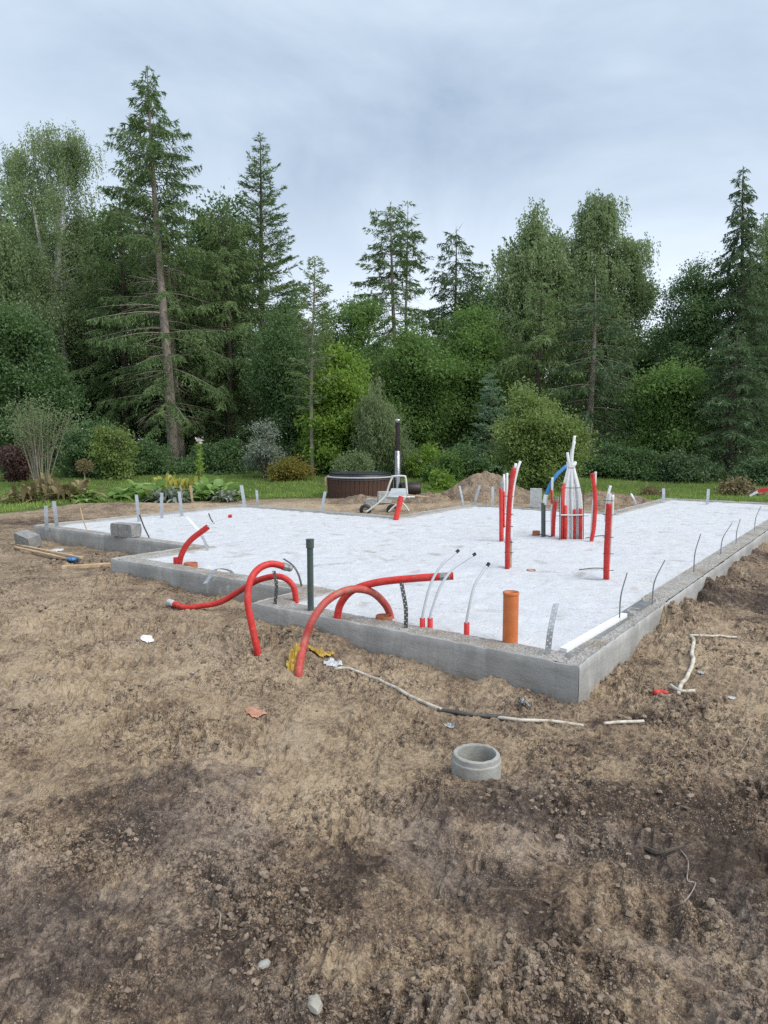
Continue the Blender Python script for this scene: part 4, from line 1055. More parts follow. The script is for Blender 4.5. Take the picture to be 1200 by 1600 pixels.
put_shrub(121, 690, 740, 22.8, 30, LF_LIME, 'small lime-green hosta on the lawn left of the dirt heap', nl=10, per=30, sz=(0.16, 0.08), name='hosta', cat='plant')
# bare-stemmed shrub at the left
b = base(62, 23.5); h = topz(62, 628, 23.5) - b[2]
t = Tree(131); rs = t.rs
for q in range(30):
    az, sp = rs.uniform(0, 6.28), rs.uniform(0.1, 0.95)
    e = np.array([math.cos(az) * sp * 1.15, math.sin(az) * sp * 0.8, h * rs.uniform(0.75, 1.0) * (1 - 0.15 * sp)])
    p0 = np.array([math.cos(az) * 0.16, math.sin(az) * 0.16, 0])
    ax = spline([p0, p0 * 0.6 + e * np.array([.4, .4, .5]) + rs.normal(0, .04, 3), e], 5)
    t.w.tube(ax, np.linspace(0.022, 0.006, len(ax)), 5, False)
    for k in range(5):
        s0 = ax[rs.integers(5, len(ax))]; e2 = s0 + rs.normal(0, 0.18, 3) + np.array([math.cos(az) * .1, 0, 0.25])
        t.w.tube(np.array([s0, (s0 + e2) / 2 + rs.normal(0, .02, 3), e2]), [0.007, 0.005, 0.003], 3, False)
        n = 26
        P = e2 + rs.normal(0, 0.13, (n, 3)); t.leaves(P, rs.normal(0, 1, (n, 3)), 0.075 * rs.uniform(.6, 1.2, n), 0.04)
t.make('shrub', 'vase-shaped shrub with many bare grey stems at the left', 'shrub', b, BARK_PALE, LF_WILLOW, None, 'stems', 'leaves')
# small standard shrub with a ball head on one stem
b = base(130, 20.5); t = Tree(132); rs = t.rs
t.w.tube(np.array([[0, 0, 0], [0.02, 0, 0.4], [0, 0, 0.8]]), 0.018, 6)
n = 500; d = unit(rs.normal(size=(n, 3))) * rs.uniform(0.4, 1, (n, 1)) * np.array([.24, .24, .2])
t.leaves(d + np.array([0, 0, 0.95]), d + rs.normal(0, .1, (n, 3)), 0.08, 0.035)
t.make('standard_shrub', 'little ball-headed shrub on one thin stem in front of the dark glossy shrub', 'shrub', b, BARK_PALE, LF_BROWN, None, 'stem', 'leaves')

# --- undergrowth in the shade of the wood: one leafy mass
def undergrowth():
    rs = np.random.default_rng(140); t = Tree(140)
    n = 52000
    x = rs.uniform(-21, 21, n); y = np.where(rs.random(n) < .55, rs.uniform(27.5, 34, n), rs.uniform(36, 47, n))
    hmax = 0.5 + 2.6 * sstep(34, 40, y) + 1.5 * sstep(-0.05, 0.45, fbm(x, y, 0.7, 3, 141)) - 0.35
    z = ground_low(x, y) + hmax * rs.random(n) ** 0.7
    t.leaves(np.stack([x, y, z], 1), rs.normal(0, 1, (n, 3)) + np.array([0, -0.4, 0.2]), (0.16 + .1 * sstep(34, 38, y)) * rs.uniform(.6, 1.3, n), 0.11)
    V, Fc, rnd = t.foliage()
    tag(link('undergrowth', new_mesh('undergrowth', V, Fc, [LF_DEEP], False, attrs=[('rnd', 'FACE', rnd)])), 'dark leafy undergrowth beneath the trees of the wood', 'undergrowth', kind='stuff')
undergrowth()

# --- trees of the wood standing further back
def far_forest():
    protos = []
    protos.append(conifer(151, 12.5, lin((0, 2.4), (0.4, 2.4), (0.8, 1.2), (1, 0.2)), r0=0.17, z0=0.04, live=0.05, gap=0.6, per=5, droop=0.3, up=18, low=-10, hang=0.6, sh=(0.28, 0.085), dens=0.95).make('spruce_tree', '', '', (0, 0, 0), BARK_DARK, LF_DARK))
    protos.append(broadleaf(152, [[(0, 0, 0), (0.1, 0, 5), (0, 0, 11)]], [(0, 0, 8.8, 2.4, 2.2, 2.8), (0.3, 0, 4.6, 2.6, 2.4, 3.4)], nl=85, sub=6, per=75, leaf=(0.17, 0.12), spread=0.36, rad=0.14).make('leafy_tree', '', '', (0, 0, 0), BARK_DARK, LF_DEEP))
    protos.append(conifer(153, 12.0, lin((0, 2.6), (0.4, 2.5), (0.8, 1.3), (1, 0.2)), r0=0.17, z0=0.05, live=0.06, gap=0.6, per=5, droop=0.35, up=18, low=-12, hang=0.8, sh=(0.27, 0.08), dens=0.95).make('spruce_tree', '', '', (0, 0, 0), BARK_DARK, LF_OLIVE))
    spots = [  # px, Y, top row, kind
        (30, 42, 330, 1), (130, 44, 330, 0), (225, 41, 325, 2), (310, 43, 325, 0), (375, 44, 380, 2), (440, 43, 470, 1), (505, 46, 510, 0), (555, 44, 560, 2), (600, 48, 540, 1), (655, 46, 500, 2),
        (690, 47, 480, 0), (750, 44, 450, 1), (800, 43, 420, 2), (870, 42, 380, 0), (950, 43, 420, 2), (1000, 46, 560, 0), (1040, 44, 520, 1), (1110, 43, 450, 2), (1180, 42, 400, 0), (1240, 40, 380, 1), (-60, 40, 330, 0), (-30, 36, 380, 2), (1260, 33, 430, 2), (1290, 38, 400, 0), (-110, 36, 380, 1), (575, 52, 545, 0), (480, 52, 500, 2), (1020, 52, 545, 2), (335, 38, 335, 1), (155, 39, 335, 1), (70, 40, 420, 0), (785, 38, 500, 0), (960, 44, 470, 0), (985, 47, 520, 1), (905, 45, 430, 1), (890, 39, 480, 2), (260, 38, 400, 1), (290, 45, 380, 2), (1060, 39, 500, 2)]
    used = set()
    txt = {0: 'dark spruce standing deep in the wood behind the front trees', 1: 'deep-green leafy tree deep in the wood behind the front trees', 2: 'olive spruce deep in the wood behind the front trees'}
    hh = {0: 12.5, 1: 11.6, 2: 12.0}
    rs = random.Random(4)
    for px, Y, top, kd in spots:
        o = protos[kd]
        if kd in used: o = copy_tree(o)
        used.add(kd)
        b = base(px, Y, top); H = topz(px, top, Y) - b[2]
        o.location = [float(c) for c in b]; o.rotation_euler.z = rs.uniform(0, 6.28)
        s = H / hh[kd]; o.scale = (max(s, 0.85) * rs.uniform(.9, 1.1),) * 2 + (s,)
        tag(o, txt[kd], 'tree', ('dark spruces' if kd == 0 else 'leafy trees' if kd == 1 else 'olive spruces') + ' deep in the wood')
far_forest()

# ------------------------------------------------------------------ things on and round the foundation
def m_conduit(name, col, worn, wear=0.5):
    t = NT(name)
    c = t.mix(t.rng(t.noise(14, 4), 0.3, 0.7), tuple(x * 0.85 for x in col), tuple(min(1, x * 1.12) for x in col))
    c = t.mix(t.math('MULTIPLY', t.rng(t.noise(9, 6, 0.7), 0.47, 0.66), wear), c, worn)
    c = t.mix(t.math('MULTIPLY', t.rng(t.noise(30, 6, 0.75), 0.5, 0.7), 0.35), c, (0.36, 0.27, 0.19))
    return t.done(t.bsdf(c, 0.55, 0, 0.35, t.bump(t.noise(60, 3), 0.2, 0.003)))
RED = m_conduit('red_plastic', (0.62, 0.030, 0.028), (0.45, 0.12, 0.09), 0.35)
RED_WORN = m_conduit('faded_red_plastic', (0.50, 0.070, 0.058), (0.38, 0.21, 0.16), 0.75)
RED_DARK = m_conduit('dark_red_plastic', (0.50, 0.022, 0.022), (0.35, 0.06, 0.05), 0.3)
ORANGE = m_conduit('orange_pvc', (0.60, 0.165, 0.045), (0.50, 0.24, 0.13), 0.3)
ORANGE_DIM = m_conduit('brown_orange_pvc', (0.36, 0.105, 0.045), (0.30, 0.16, 0.10), 0.4)
GREENGREY = m_plain('grey_green_pvc', (0.060, 0.088, 0.082), 0.45, var=0.12, dirt=0.25)
PEXW = m_plain('white_plastic_tube', (0.74, 0.75, 0.74), 0.4, var=0.06, dirt=0.2, dirtcol=(0.45, 0.40, 0.33))
PEXC = m_plain('translucent_white_tube', (0.60, 0.63, 0.66), 0.35, var=0.08)
BLACKP = m_plain('black_plastic', (0.02, 0.02, 0.022), 0.5, var=0.2)
BLUEP = m_plain('blue_plastic_tube', (0.045, 0.21, 0.52), 0.4, var=0.1)
TAPE = m_plain('silver_grey_tape', (0.30, 0.31, 0.31), 0.35, 0.5, var=0.3, vs=25, bumps=0.6)
GALV = m_plain('galvanised_steel', (0.46, 0.49, 0.52), 0.42, 0.75, var=0.18, vs=14, dirt=0.25, dirtcol=(0.30, 0.28, 0.25))
DARKSTEEL = m_plain('dark_steel', (0.10, 0.10, 0.10), 0.55, 0.6, var=0.3, vs=20, dirt=0.4, dirtcol=(0.14, 0.10, 0.07))
CONC = m_plain('cast_concrete', (0.36, 0.36, 0.33), 0.9, var=0.22, vs=7, bumps=0.5, dirt=0.6, dirtcol=(0.24, 0.20, 0.15))
BLOCK = m_plain('block_concrete', (0.27, 0.27, 0.26), 0.95, var=0.25, vs=12, bumps=0.9, dirt=0.4, dirtcol=(0.14, 0.14, 0.13))
BLOCK_PALE = m_plain('pale_block_concrete', (0.40, 0.40, 0.39), 0.95, var=0.2, vs=12, bumps=0.9)
WOOD = m_plain('raw_timber', (0.50, 0.36, 0.22), 0.8, var=0.25, vs=9, bumps=0.3, dirt=0.4)
EPS = m_plain('white_foam', (0.80, 0.81, 0.82), 0.9, var=0.04, vs=30, bumps=0.3)
HOSE = m_plain('dirty_white_hose', (0.56, 0.52, 0.44), 0.7, var=0.2, vs=9, dirt=0.9, dirtcol=(0.30, 0.235, 0.16))
FILM_Y = m_plain('yellow_film', (0.45, 0.29, 0.035), 0.35, var=0.35, vs=12, dirt=0.45)
FILM_W = m_plain('white_plastic_film', (0.50, 0.52, 0.54), 0.5, var=0.2, vs=20, dirt=0.3)
STONE = m_plain('pale_stone', (0.38, 0.355, 0.30), 0.85, var=0.3, vs=18, bumps=0.5, dirt=0.3)
PINK = m_plain('pinkish_brick', (0.46, 0.25, 0.17), 0.9, var=0.25, vs=20)

def S(px, py): return at(px, py, SHEET_Z)
def W(px, py): return at(px, py, WALL_TOP)
def Gp(px, py, dz=0.0):
    z = 0.03
    for _ in range(6):
        p = at(px, py, z); z = float(ground_z(p[0], p[1])) + dz
    return np.array([p[0], p[1], z])

def conduit(name, label, pts, r, mat, end=None, group=None, rib=True, n=14):
    P = resample(spline(pts, n), 0.007 if rib else 0.02)
    t = thing(name, label, 'conduit', pts[0], group)
    R = np.where(np.arange(len(P)) % 2 == 0, r, r * 0.85) if rib else np.full(len(P), r)
    MB().tube(P, R, 12, cap=False).build('pipe', mat, t, True)
    MB().tube(P[2:-1], r * 0.8, 8, cap=True).build('inner_wall', BLACKP if rib else mat, t, True)
    if end is not None:
        d = unit(P[-1] - P[-8]); m = MB()
        Q = [P[-6] + d * s for s in (0, 0.03, 0.055, 0.075, 0.09)]
        m.tube(Q, [r * 1.08, r * 1.12, r * 1.0, r * 1.05, r * 0.7], 9)
        m.build('tape_wrap', end, t)
    return t
def on_y(px, py, Y): return dp(px, py, Y)

p0 = Gp(467, 1050); e = S(612, 969)
conduit('red_conduit', 'faded red ribbed conduit arching from the soil over the front wall into a floor socket',
        [p0 - [0, 0, .08], p0 + [0, 0, 0.02], dp(475, 1005, 5.12), dp(489, 968, 5.18), dp(512, 938, 5.28), dp(545, 921.5, 5.42), dp(578, 924, 5.56), dp(600, 942, 5.66), dp(610, 962, 5.72), e - [0, 0, 0.06]], 0.031, RED_WORN)
p0 = W(527, 965)
conduit('red_conduit', 'bright red conduit bending right from the front wall top, its end wrapped in grey tape',
        [p0 - [0, 0, .1], p0, dp(533, 942, p0[1]), dp(552, 922, p0[1] - .03), dp(590, 910, p0[1] - .08), dp(650, 903.5, p0[1] - .15), dp(708, 900, p0[1] - .2)], 0.030, RED, TAPE, rib=False)
p0 = Gp(403, 1022)
conduit('red_conduit', 'red conduit hooking up from the soil before the front wall end, tape on its tip',
        [p0 - [0, 0, .06], p0, dp(393, 975, p0[1] + .02), dp(387, 938, p0[1] + .06), dp(391, 908, p0[1] + .12), dp(404, 889, p0[1] + .2), dp(424, 881, p0[1] + .28), dp(447, 886, p0[1] + .36)], 0.029, RED, TAPE)
p0 = W(462, 936)
conduit('red_conduit', 'red conduit looping over the short return wall and lying on the soil to the left',
        [p0 - [0, 0, .1], p0, dp(458, 916, p0[1]), dp(444, 903, p0[1] + .03), dp(425, 901, p0[1] + .1), dp(400, 908, p0[1] + .25), dp(375, 923, p0[1] + .4), Gp(345, 940, 0.10), Gp(318, 947, 0.045), Gp(290, 947, 0.035), Gp(268, 941, 0.035)], 0.029, RED, FILM_W)
p0 = S(280, 884)
c = conduit('red_conduit', 'dark red conduit leaning right at the inner corner, a thin white cable leaving it',
        [p0 - [0, 0, .05], p0, dp(284, 866, p0[1]), dp(297, 845, p0[1] + .02), dp(325, 823, p0[1] + .05)], 0.034, RED_DARK, rib=False)
MB().tube(spline([dp(322, 825, p0[1] + .05), dp(340, 813, p0[1] + .06), dp(360, 806, p0[1] + .08)]), 0.007, 6).build('cable', PEXW, c)
MB().tube([dp(357, 807, p0[1] + .08), dp(362, 806, p0[1] + .08)], 0.02, 8).build('cable_tip', RED, c)
MB().tube([p0 + [-.03, -.01, -.02], p0 + [-.03, -.01, 0.1]], 0.034, 10).build('sleeve', RED_DARK, c)
# red conduit by the white cart, and the one at the right edge
p0 = W(619, 810)
conduit('red_conduit', 'short straight red conduit leaning at the back corner before the white cart', [p0 - [0, 0, .1], p0, dp(627, 776, p0[1] + .1)], 0.05, RED, rib=False)
p0 = dp(1173, 773, 15.2)
c = conduit('red_conduit', 'red conduit with white tip sticking in at the right picture edge', [dp(1245, 764, 14.3), dp(1215, 763.5, 14.6), dp(1186, 767, 15.0)], 0.045, RED, rib=False)
MB().tube([dp(1187, 767, 15.0), dp(1180, 770, 15.1), dp(1172, 774.5, 15.2)], [0.035, 0.03, 0.02], 8).build('tip', PEXW, c)
g0 = uv(8.6, -0.08, 0); 
MB().tube([dp(1243, 764, 14.3), dp(1262, 770, 14.0), dp(1275, 800, 13.8), np.array([*dp(1275, 800, 13.8)[:2], -0.1])], 0.045, 10).build('lower_pipe', RED, c, True)

# orange drain pipe and floor sockets
p0 = S(797, 1008); zt = dp(797, 926, p0[1])[2]
t = thing('drain_pipe', 'upright orange drain pipe at the front right corner of the sheet', 'pipe', p0)
MB().lathe(p0, [(0.055, -0.1), (0.055, zt - p0[2]), (0.0545, zt - p0[2] + 0.004), (0.050, zt - p0[2] + 0.004), (0.050, -0.1)], 28).build('pipe', ORANGE, t, True)
MB().lathe(p0, [(0.0585, zt - p0[2] - 0.012), (0.0592, zt - p0[2] + 0.001), (0.057, zt - p0[2] + 0.006), (0.0555, zt - p0[2] + 0.0065)], 28).build('rim', ORANGE, t, True)
for px, py, r, h, lab in ((600, 971, 0.068, 0.045, 'brown-orange floor socket beside the faded red conduit end'), (298, 886, 0.08, 0.045, 'brown-orange floor socket beside the leaning dark red conduit'), (838, 836, 0.06, 0.06, 'small brown-orange floor socket left of the dark grey pipe'), (830, 892, 0.05, 0.008, 'flush brown floor drain in the middle of the sheet')):
    p0 = S(px, py); t = thing('floor_socket', lab, 'pipe socket', p0)
    MB().lathe(p0, [(r, -0.05), (r, h), (r * .97, h + .006), (r * .88, h + .004), (r * .85, -0.05)], 24).build('rim', ORANGE_DIM, t, True)
    MB().lathe(p0, [(r * .86, -0.045), (0.001, -0.045)], 24).build('inside', BLACKP, t)
# dark grey pipe with cap
p0 = W(485.5, 952); zt = dp(485, 843, p0[1])[2]; h = zt - p0[2]
t = thing('vent_pipe', 'tall dark grey-green upright pipe with cap on the front wall', 'pipe', p0)
MB().lathe(p0, [(0.027, -0.1), (0.027, h * .93), (0.027, h * .98)], 20).build('pipe', GREENGREY, t, True)
MB().lathe(p0, [(0.0275, h - .075), (0.034, h - .07), (0.034, h - .012), (0.032, h - .006), (0.036, h - .006), (0.036, h + .004), (0.001, h + .006)], 20).build('cap', GREENGREY, t)

# small water tubes in red sleeves at the front wall
def sleeve_tube(label, bx, by, sleeve_top, pts, r=0.0105):
    p0 = S(bx, by); t = thing('water_tube', label, 'tube', p0, 'clear water tubes in red sleeves by the front wall')
    zt = dp(bx, sleeve_top, p0[1])[2]
    MB().lathe(p0, [(0.0215, -0.05), (0.021, zt - p0[2]), (0.018, zt - p0[2]), (0.018, zt - p0[2] - .03), (0.002, zt - p0[2] - .03)], 14).build('sleeve', RED, t, True)
    P = spline([p0, dp(bx, sleeve_top, p0[1])] + [dp(x, y, p0[1] + d) for x, y, d in pts], 8)
    MB().tube(P, r, 10).build('tube', PEXC, t, True)
    d = unit(P[-1] - P[-2])
    MB().tube([P[-1] - d * .008, P[-1] + d * .018, P[-1] + d * .022], [r * 1.25, r * 1.3, r * .8], 8).build('end_cap', BLACKP, t)
sleeve_tube('left of the paired clear tubes in red sleeves right of the conduit arch', 660, 984, 966, [(664, 945, 0), (674, 910, .02), (691, 882, .05), (714, 862, .1)])
sleeve_tube('right of the paired clear tubes in red sleeves, bending furthest right', 672, 985, 966, [(676, 950, 0), (689, 915, .02), (709, 888, .05), (740, 867, .1)])
sleeve_tube('single clear tube in a red sleeve left of the orange pipe', 729, 996, 973, [(734, 945, 0), (743, 912, .03), (762, 883, .08)])

# ------- straps and rods
def strap(name, label, pts, w, mat, facing=0.0, holes=True, group=None, cat='strap', thick=0.0025):
    """bent strip of perforated steel; the width runs in the direction `facing` (angle in the ground plane)"""
    P = resample(spline(pts, 8), 0.02)
    wd = np.array([math.cos(facing), math.sin(facing), 0.0])
    T = unit(np.gradient(P, axis=0)); N = unit(np.cross(T, wd))
    V, Fc = [], []
    # each 20 mm cell: two rings of the outline round two small holes, or a plain quad
    n = len(P)
    cols = [-.5, 0, .5]
    for i in range(n - 1):
        for c in (0, 1):
            a, b = cols[c] * w, cols[c + 1] * w
            c00, c10, c11, c01 = P[i] + wd * a, P[i] + wd * b, P[i + 1] + wd * b, P[i + 1] + wd * a
            k = len(V)
            if holes and (i + c) % 2 == 0:
                ce = (c00 + c10 + c11 + c01) / 4
                ex, ey = (c10 - c00) / 2, (c01 - c00) / 2
                out = [ce + ex * x + ey * y for x, y in ((-1, -1), (0, -1), (1, -1), (1, 0), (1, 1), (0, 1), (-1, 1), (-1, 0))]
                inn = [ce + ex * .55 * math.cos(q) + ey * .42 * math.sin(q) for q in [math.radians(225 + 45 * z) for z in range(8)]]
                V += out + inn
                Fc += [(k + q, k + (q + 1) % 8, k + 8 + (q + 1) % 8, k + 8 + q) for q in range(8)]
            else:
                V += [c00, c10, c11, c01]; Fc.append((k, k + 1, k + 2, k + 3))
    m = MB().add(np.array(V), Fc)
    o = m.build(name, mat)
    md = o.modifiers.new('thickness', 'SOLIDIFY'); md.thickness = thick; md.offset = 0
    o.location = [float(q) for q in pts[0]]
    me = o.data; co = np.zeros(len(me.vertices) * 3, np.float32); me.vertices.foreach_get('co', co)
    me.vertices.foreach_set('co', (co.reshape(-1, 3) - np.array(pts[0], np.float32)).ravel())
    return tag(o, label, cat, group)
FR = math.atan2(VA[1], VA[0])          # along the front wall
GS = 'steel straps standing along the foundation wall'
p0 = W(856, 1021)
strap('metal_strap', 'pale perforated steel strap standing right of the orange pipe', [p0 - [0, 0, .05], p0, dp(860, 985, p0[1]), dp(869, 943, p0[1] + .05)], 0.042, GALV, 0.15, True, GS)
p0 = W(634, 979)
strap('metal_strap', 'dark perforated steel strap standing under the taped red conduit', [p0 - [0, 0, .05], p0, dp(634, 950, p0[1]), dp(627, 910, p0[1] + .03)], 0.032, DARKSTEEL, 0.2, True, GS)
p0 = W(430, 942)
strap('metal_strap', 'dark perforated strap between the hooked and the looping red conduit', [p0 - [0, 0, .05], p0, dp(432, 915, p0[1]), dp(428, 892, p0[1] + .02)], 0.030, DARKSTEEL, 0.2, True, GS)
p0 = W(471, 915)
strap('metal_strap', 'thin perforated strap curving left behind the looping red conduit', [p0 - [0, 0, .05], p0, dp(466, 897, p0[1]), dp(457, 883, p0[1] + .03), dp(443, 873, p0[1] + .06)], 0.026, DARKSTEEL, 0.9, True, GS)
p0 = W(362, 898)
strap('metal_strap', 'bent steel strap folded over the stepped left wall', [p0 + [0, 0, -.04], p0 + [0, 0, .03], dp(348, 889, p0[1] - .1), dp(336, 891, p0[1] - .3), dp(320, 912, p0[1] - .62)], 0.045, GALV, 0.7, True, GS)
p0 = W(323, 857)
strap('metal_strap', 'grey strap leaning left off the end of the short cross wall', [p0 - [0, 0, .05], p0 + [0, 0, .03], dp(312, 832, p0[1]), dp(293, 808, p0[1] + .05)], 0.04, GALV, 0.3, True, GS)
for bx, by, tx, ty, wd, lab in (
        (73, 824, 72, 790, .075, 'leftmost pale steel strap on the left wall corner'), (89, 824, 84, 783, .075, 'second pale steel strap from the left wall corner'),
        (217, 812, 213, 773, .07, 'steel strap behind the grey block on the left wall'), (253, 807, 253, 770, .07, 'steel strap on the left back wall below the low end of the flower bed'),
        (284, 804, 280, 768, .075, 'steel strap on the left back wall below the silver plants'), (382, 791, 377, 758, .09, 'steel strap at the far left back corner'),
        (403, 788, 401, 766, .07, 'short steel strap just right of the far left back corner'), (503, 799, 508, 768, .075, 'bent steel strap on the back wall left of the hot tub'),
        (724, 790, 718, 759, .06, 'thin bent strap on the back wall before the dirt heap'), (742, 788, 750, 758, .08, 'strap leaning right on the back wall before the dirt heap'),
        (769, 790, 770, 760, .08, 'straight strap on the back wall left of the red pipe cluster'), (994, 788, 986, 771, .06, 'thin strap at the step of the back wall right of the pipe cluster'),
        (1036, 784, 1037, 763, .10, 'pale strap at the far right back corner'), (1105, 786, 1107, 764, .10, 'pale strap on the far back wall before the hydrangea')):
    p0 = W(bx, by)
    strap('metal_strap', lab, [p0 - [0, 0, .05], p0, dp((bx * 2 + tx) / 3 + (0.6 if tx > bx else -0.6), by * .5 + ty * .5, p0[1]), dp(tx, ty, p0[1] + .02)], wd * 0.8, GALV, 0.25, False, GS)
RODM = m_plain('grey_rod', (0.20, 0.21, 0.21), 0.5, 0.3, var=0.2)
GR = 'thin grey rods along the right wall'
for bx, by, tx, ty, lab in (
        (968, 967, 980, 895, 'grey bent rod nearest the front corner on the right wall'), (1019, 943, 1039, 875, 'grey bent rod second from the front corner on the right wall'),
        (1084, 894, 1095, 834, 'straight leaning grey rod, third from the front corner on the right wall'), (1126, 866, 1144, 817, 'thin bent rod, fourth along the right wall'),
        (1150, 850, 1157, 811, 'thin rod, fifth along the right wall'), (1179, 829, 1189, 791, 'thin rod at the far end of the right wall by the picture edge')):
    p0 = W(bx, by); o = strap('metal_rod', lab, [p0 - [0, 0, .05], p0, dp(bx + (tx - bx) * .18, (by + ty) / 2, p0[1]), dp(tx, ty, p0[1] + .05)], 0.009, RODM, 0.1, False, GR, 'rod', 0.007)
for bx, by, tx, ty, lab in ((234, 842, 218, 804, 'dark thin rod leaning left over the grey block'), (136, 829, 125, 793, 'brown thin stake near the left wall corner'), (334, 818, 326, 802, 'short dark wire standing in the sheet by the white cable')):
    p0 = S(bx, by)
    tag(MB().tube(spline([p0 - [0, 0, .05], p0, dp((bx + tx) / 2 - 1, (by + ty) / 2, p0[1]), dp(tx, ty, p0[1])]), 0.011, 6).build('thin_rod', DARKSTEEL if bx != 136 else WOOD), lab, 'rod')
# strip of white foam at the front corner
a, b2 = S(880, 1022), S(975, 966)
d = b2 - a; L = float(np.hypot(d[0], d[1])); ce = (a + b2) / 2
tag(MB().box((ce[0] - .0, ce[1], SHEET_Z + 0.022), (L, 0.055, 0.045), math.atan2(d[1], d[0]), bev=0.004).build('foam_strip', EPS), 'white foam edge strip lying in the front corner beside the right wall', 'foam strip')

# ------- pipe clusters on the sheet
def stick(label, name, parts, base_px, group=None, cat='pipe bundle'):
    p0 = S(*base_px); t = thing(name, label, cat, p0, group)
    for (pn, mat, r, pts) in parts:
        P = spline([dp(x, y, p0[1] + d) for x, y, d in pts], 6)
        MB().tube(P, r, 10).build(pn, mat, t, True)
    return t, p0
t, p0 = stick('tall red conduit tied to a timber lath, front left of the pipe clusters', 'conduit_stake', [
    ('conduit', RED_DARK, 0.028, [(792.5, 890, 0), (793, 850, 0), (795, 800, 0), (798, 760, 0.02), (803, 731, 0.05)]),
    ('tube', PEXW, 0.016, [(798.5, 845, .02), (799, 800, .03), (802, 765, .04), (808, 735, .06), (813, 721, .09)]),
    ('tube', PEXW, 0.016, [(799, 772, .05), (801, 750, .05), (806, 724, .07)])], (793, 888))
MB().box((*dp(798.5, 850, p0[1] + .03)[:2], SHEET_Z + 0.45), (0.02, 0.015, 1.0), 0.1).build('lath', WOOD, t)
for y in (775, 803, 822, 847, 863):
    a = dp(788, y, p0[1] + .01); b2 = dp(802, y + .5, p0[1] + .01); MB().tube([a, b2], 0.004, 5).build('tie_wire', BLACKP, t)
t, p0 = stick('red conduit with two white tubes, behind the tall front left stake', 'conduit_stake', [
    ('conduit', RED, 0.028, [(783, 846, 0), (783, 800, 0), (782.5, 763, 0)]), ('conduit', RED, 0.014, [(787.5, 824, 0.02), (787.5, 790, 0.02), (787.5, 768, 0)]),
    ('tube', PEXW, 0.017, [(787.5, 845, .03), (787.5, 800, .03), (787.5, 741, .03)]), ('tube', PEXW, 0.017, [(792, 800, .06), (792, 770, .06), (792.5, 739, .06)]), ('tape_wrap', TAPE, 0.026, [(783, 765, 0), (783, 758, 0), (783, 753, 0)])], (783, 846))
t, p0 = stick('red conduit stake with white tubes, front right of the pipe clusters', 'conduit_stake', [
    ('conduit', RED_DARK, 0.031, [(947, 906, 0), (948, 860, 0), (950, 820, 0), (951.5, 787, 0)]),
    ('tube', PEXW, 0.017, [(951, 905, .04), (954, 860, .04), (956, 810, .04), (957.5, 773, .04)]), ('tube', PEXW, 0.015, [(951, 790, .02), (952, 780, .02), (953.5, 771, .02)]), ('tube', PEXW, 0.015, [(946, 815, .04), (948, 790, .04), (951, 770, .05), (954, 759, .06)])], (947, 906))
for y in (782, 804, 839, 865, 891):
    a = dp(942, y, p0[1] - .01); b2 = dp(959, y + .5, p0[1] - .01); MB().tube([a, b2], 0.004, 5).build('tie_wire', BLACKP, t)
t, p0 = stick('pair of red conduits with white tubes right of the white pipe fan', 'conduit_stake', [
    ('conduit', RED, 0.030, [(924, 845, 0), (928, 825, 0), (930, 790, 0), (929, 765, 0), (925.5, 741, 0)]),
    ('conduit_mouth', RED_DARK, 0.034, [(925.8, 744, 0), (925.3, 741, 0), (925, 739.5, 0)]),
    ('tube', PEXW, 0.017, [(923, 844, .05), (925, 815, .05), (927, 780, .05)]), ('tube', PEXW, 0.018, [(929.5, 765, .05), (930, 750, .05), (930.5, 737, .05)])], (924, 846))
t, p0 = stick('red and white tubes between the dark grey pipe and the white pipe fan', 'conduit_stake', [
    ('conduit', RED, 0.031, [(864, 839, 0), (865, 815, 0), (866.5, 795, 0), (868, 783, 0)]), ('conduit', RED, 0.018, [(862, 787, .02), (862, 775, .02), (862, 766, .02)]), ('tube', PEXW, 0.018, [(862.5, 838, .05), (862, 800, .05), (862.5, 770, .05), (863, 746, .05)]), ('tape_wrap', TAPE, 0.024, [(869, 785, 0), (869.5, 780, 0), (870, 776, 0)])], (864, 839))
t, p0 = stick('dark grey pipe with a blue tube leaning from its top towards the white fan', 'water_inlet', [
    ('pipe', GREENGREY, 0.034, [(849, 838, 0), (849, 815, 0), (849, 786, 0)]), ('sleeve', PEXW, 0.034, [(851, 789, 0), (852, 780, 0), (853.5, 773, 0)]), ('blue_tube', BLUEP, 0.026, [(853, 774, 0), (860, 757, .02), (870, 742, .05), (885, 728, .1)])], (849, 838), cat='pipe')
# the fan of white tubes tied together at the neck
p0 = S(894, 842); t = thing('pipe_fan', 'tall fan of white tubes tied at the neck in the pipe cluster', 'pipe bundle', p0)
n = 10
for i in range(n):
    f = i / (n - 1)
    bx = 877 + 32 * f; nx = 888 + 8.5 * f; mx = 876.5 + 31 * f
    rr = 0.0205; dy = 0.03 * math.sin(i * 2.1)
    top = {2: (886.5, 707), 3: (887, 709), 5: (897.5, 690), 6: (898, 681), 7: (896, 695), 4: (894, 702)}.get(i, (nx + (3 if i > 4 else -1), 722))
    pts = [(bx, 843, dy), (bx + .2 * (f - .5), 815, dy), (mx + (2 if i == 0 else -1 if i == n - 1 else 0), 772, dy * .8), (nx, 731, dy * .6), ((nx + top[0]) / 2 - (1.2 if i in (5, 6, 7, 4) else 0), (731 + top[1]) / 2, dy * .5), (top[0], top[1], dy * .5 + .02)]
    MB().tube(spline([dp(x, y, p0[1] + d) for x, y, d in pts], 7), rr, 10).build('tube', PEXW, t, True)
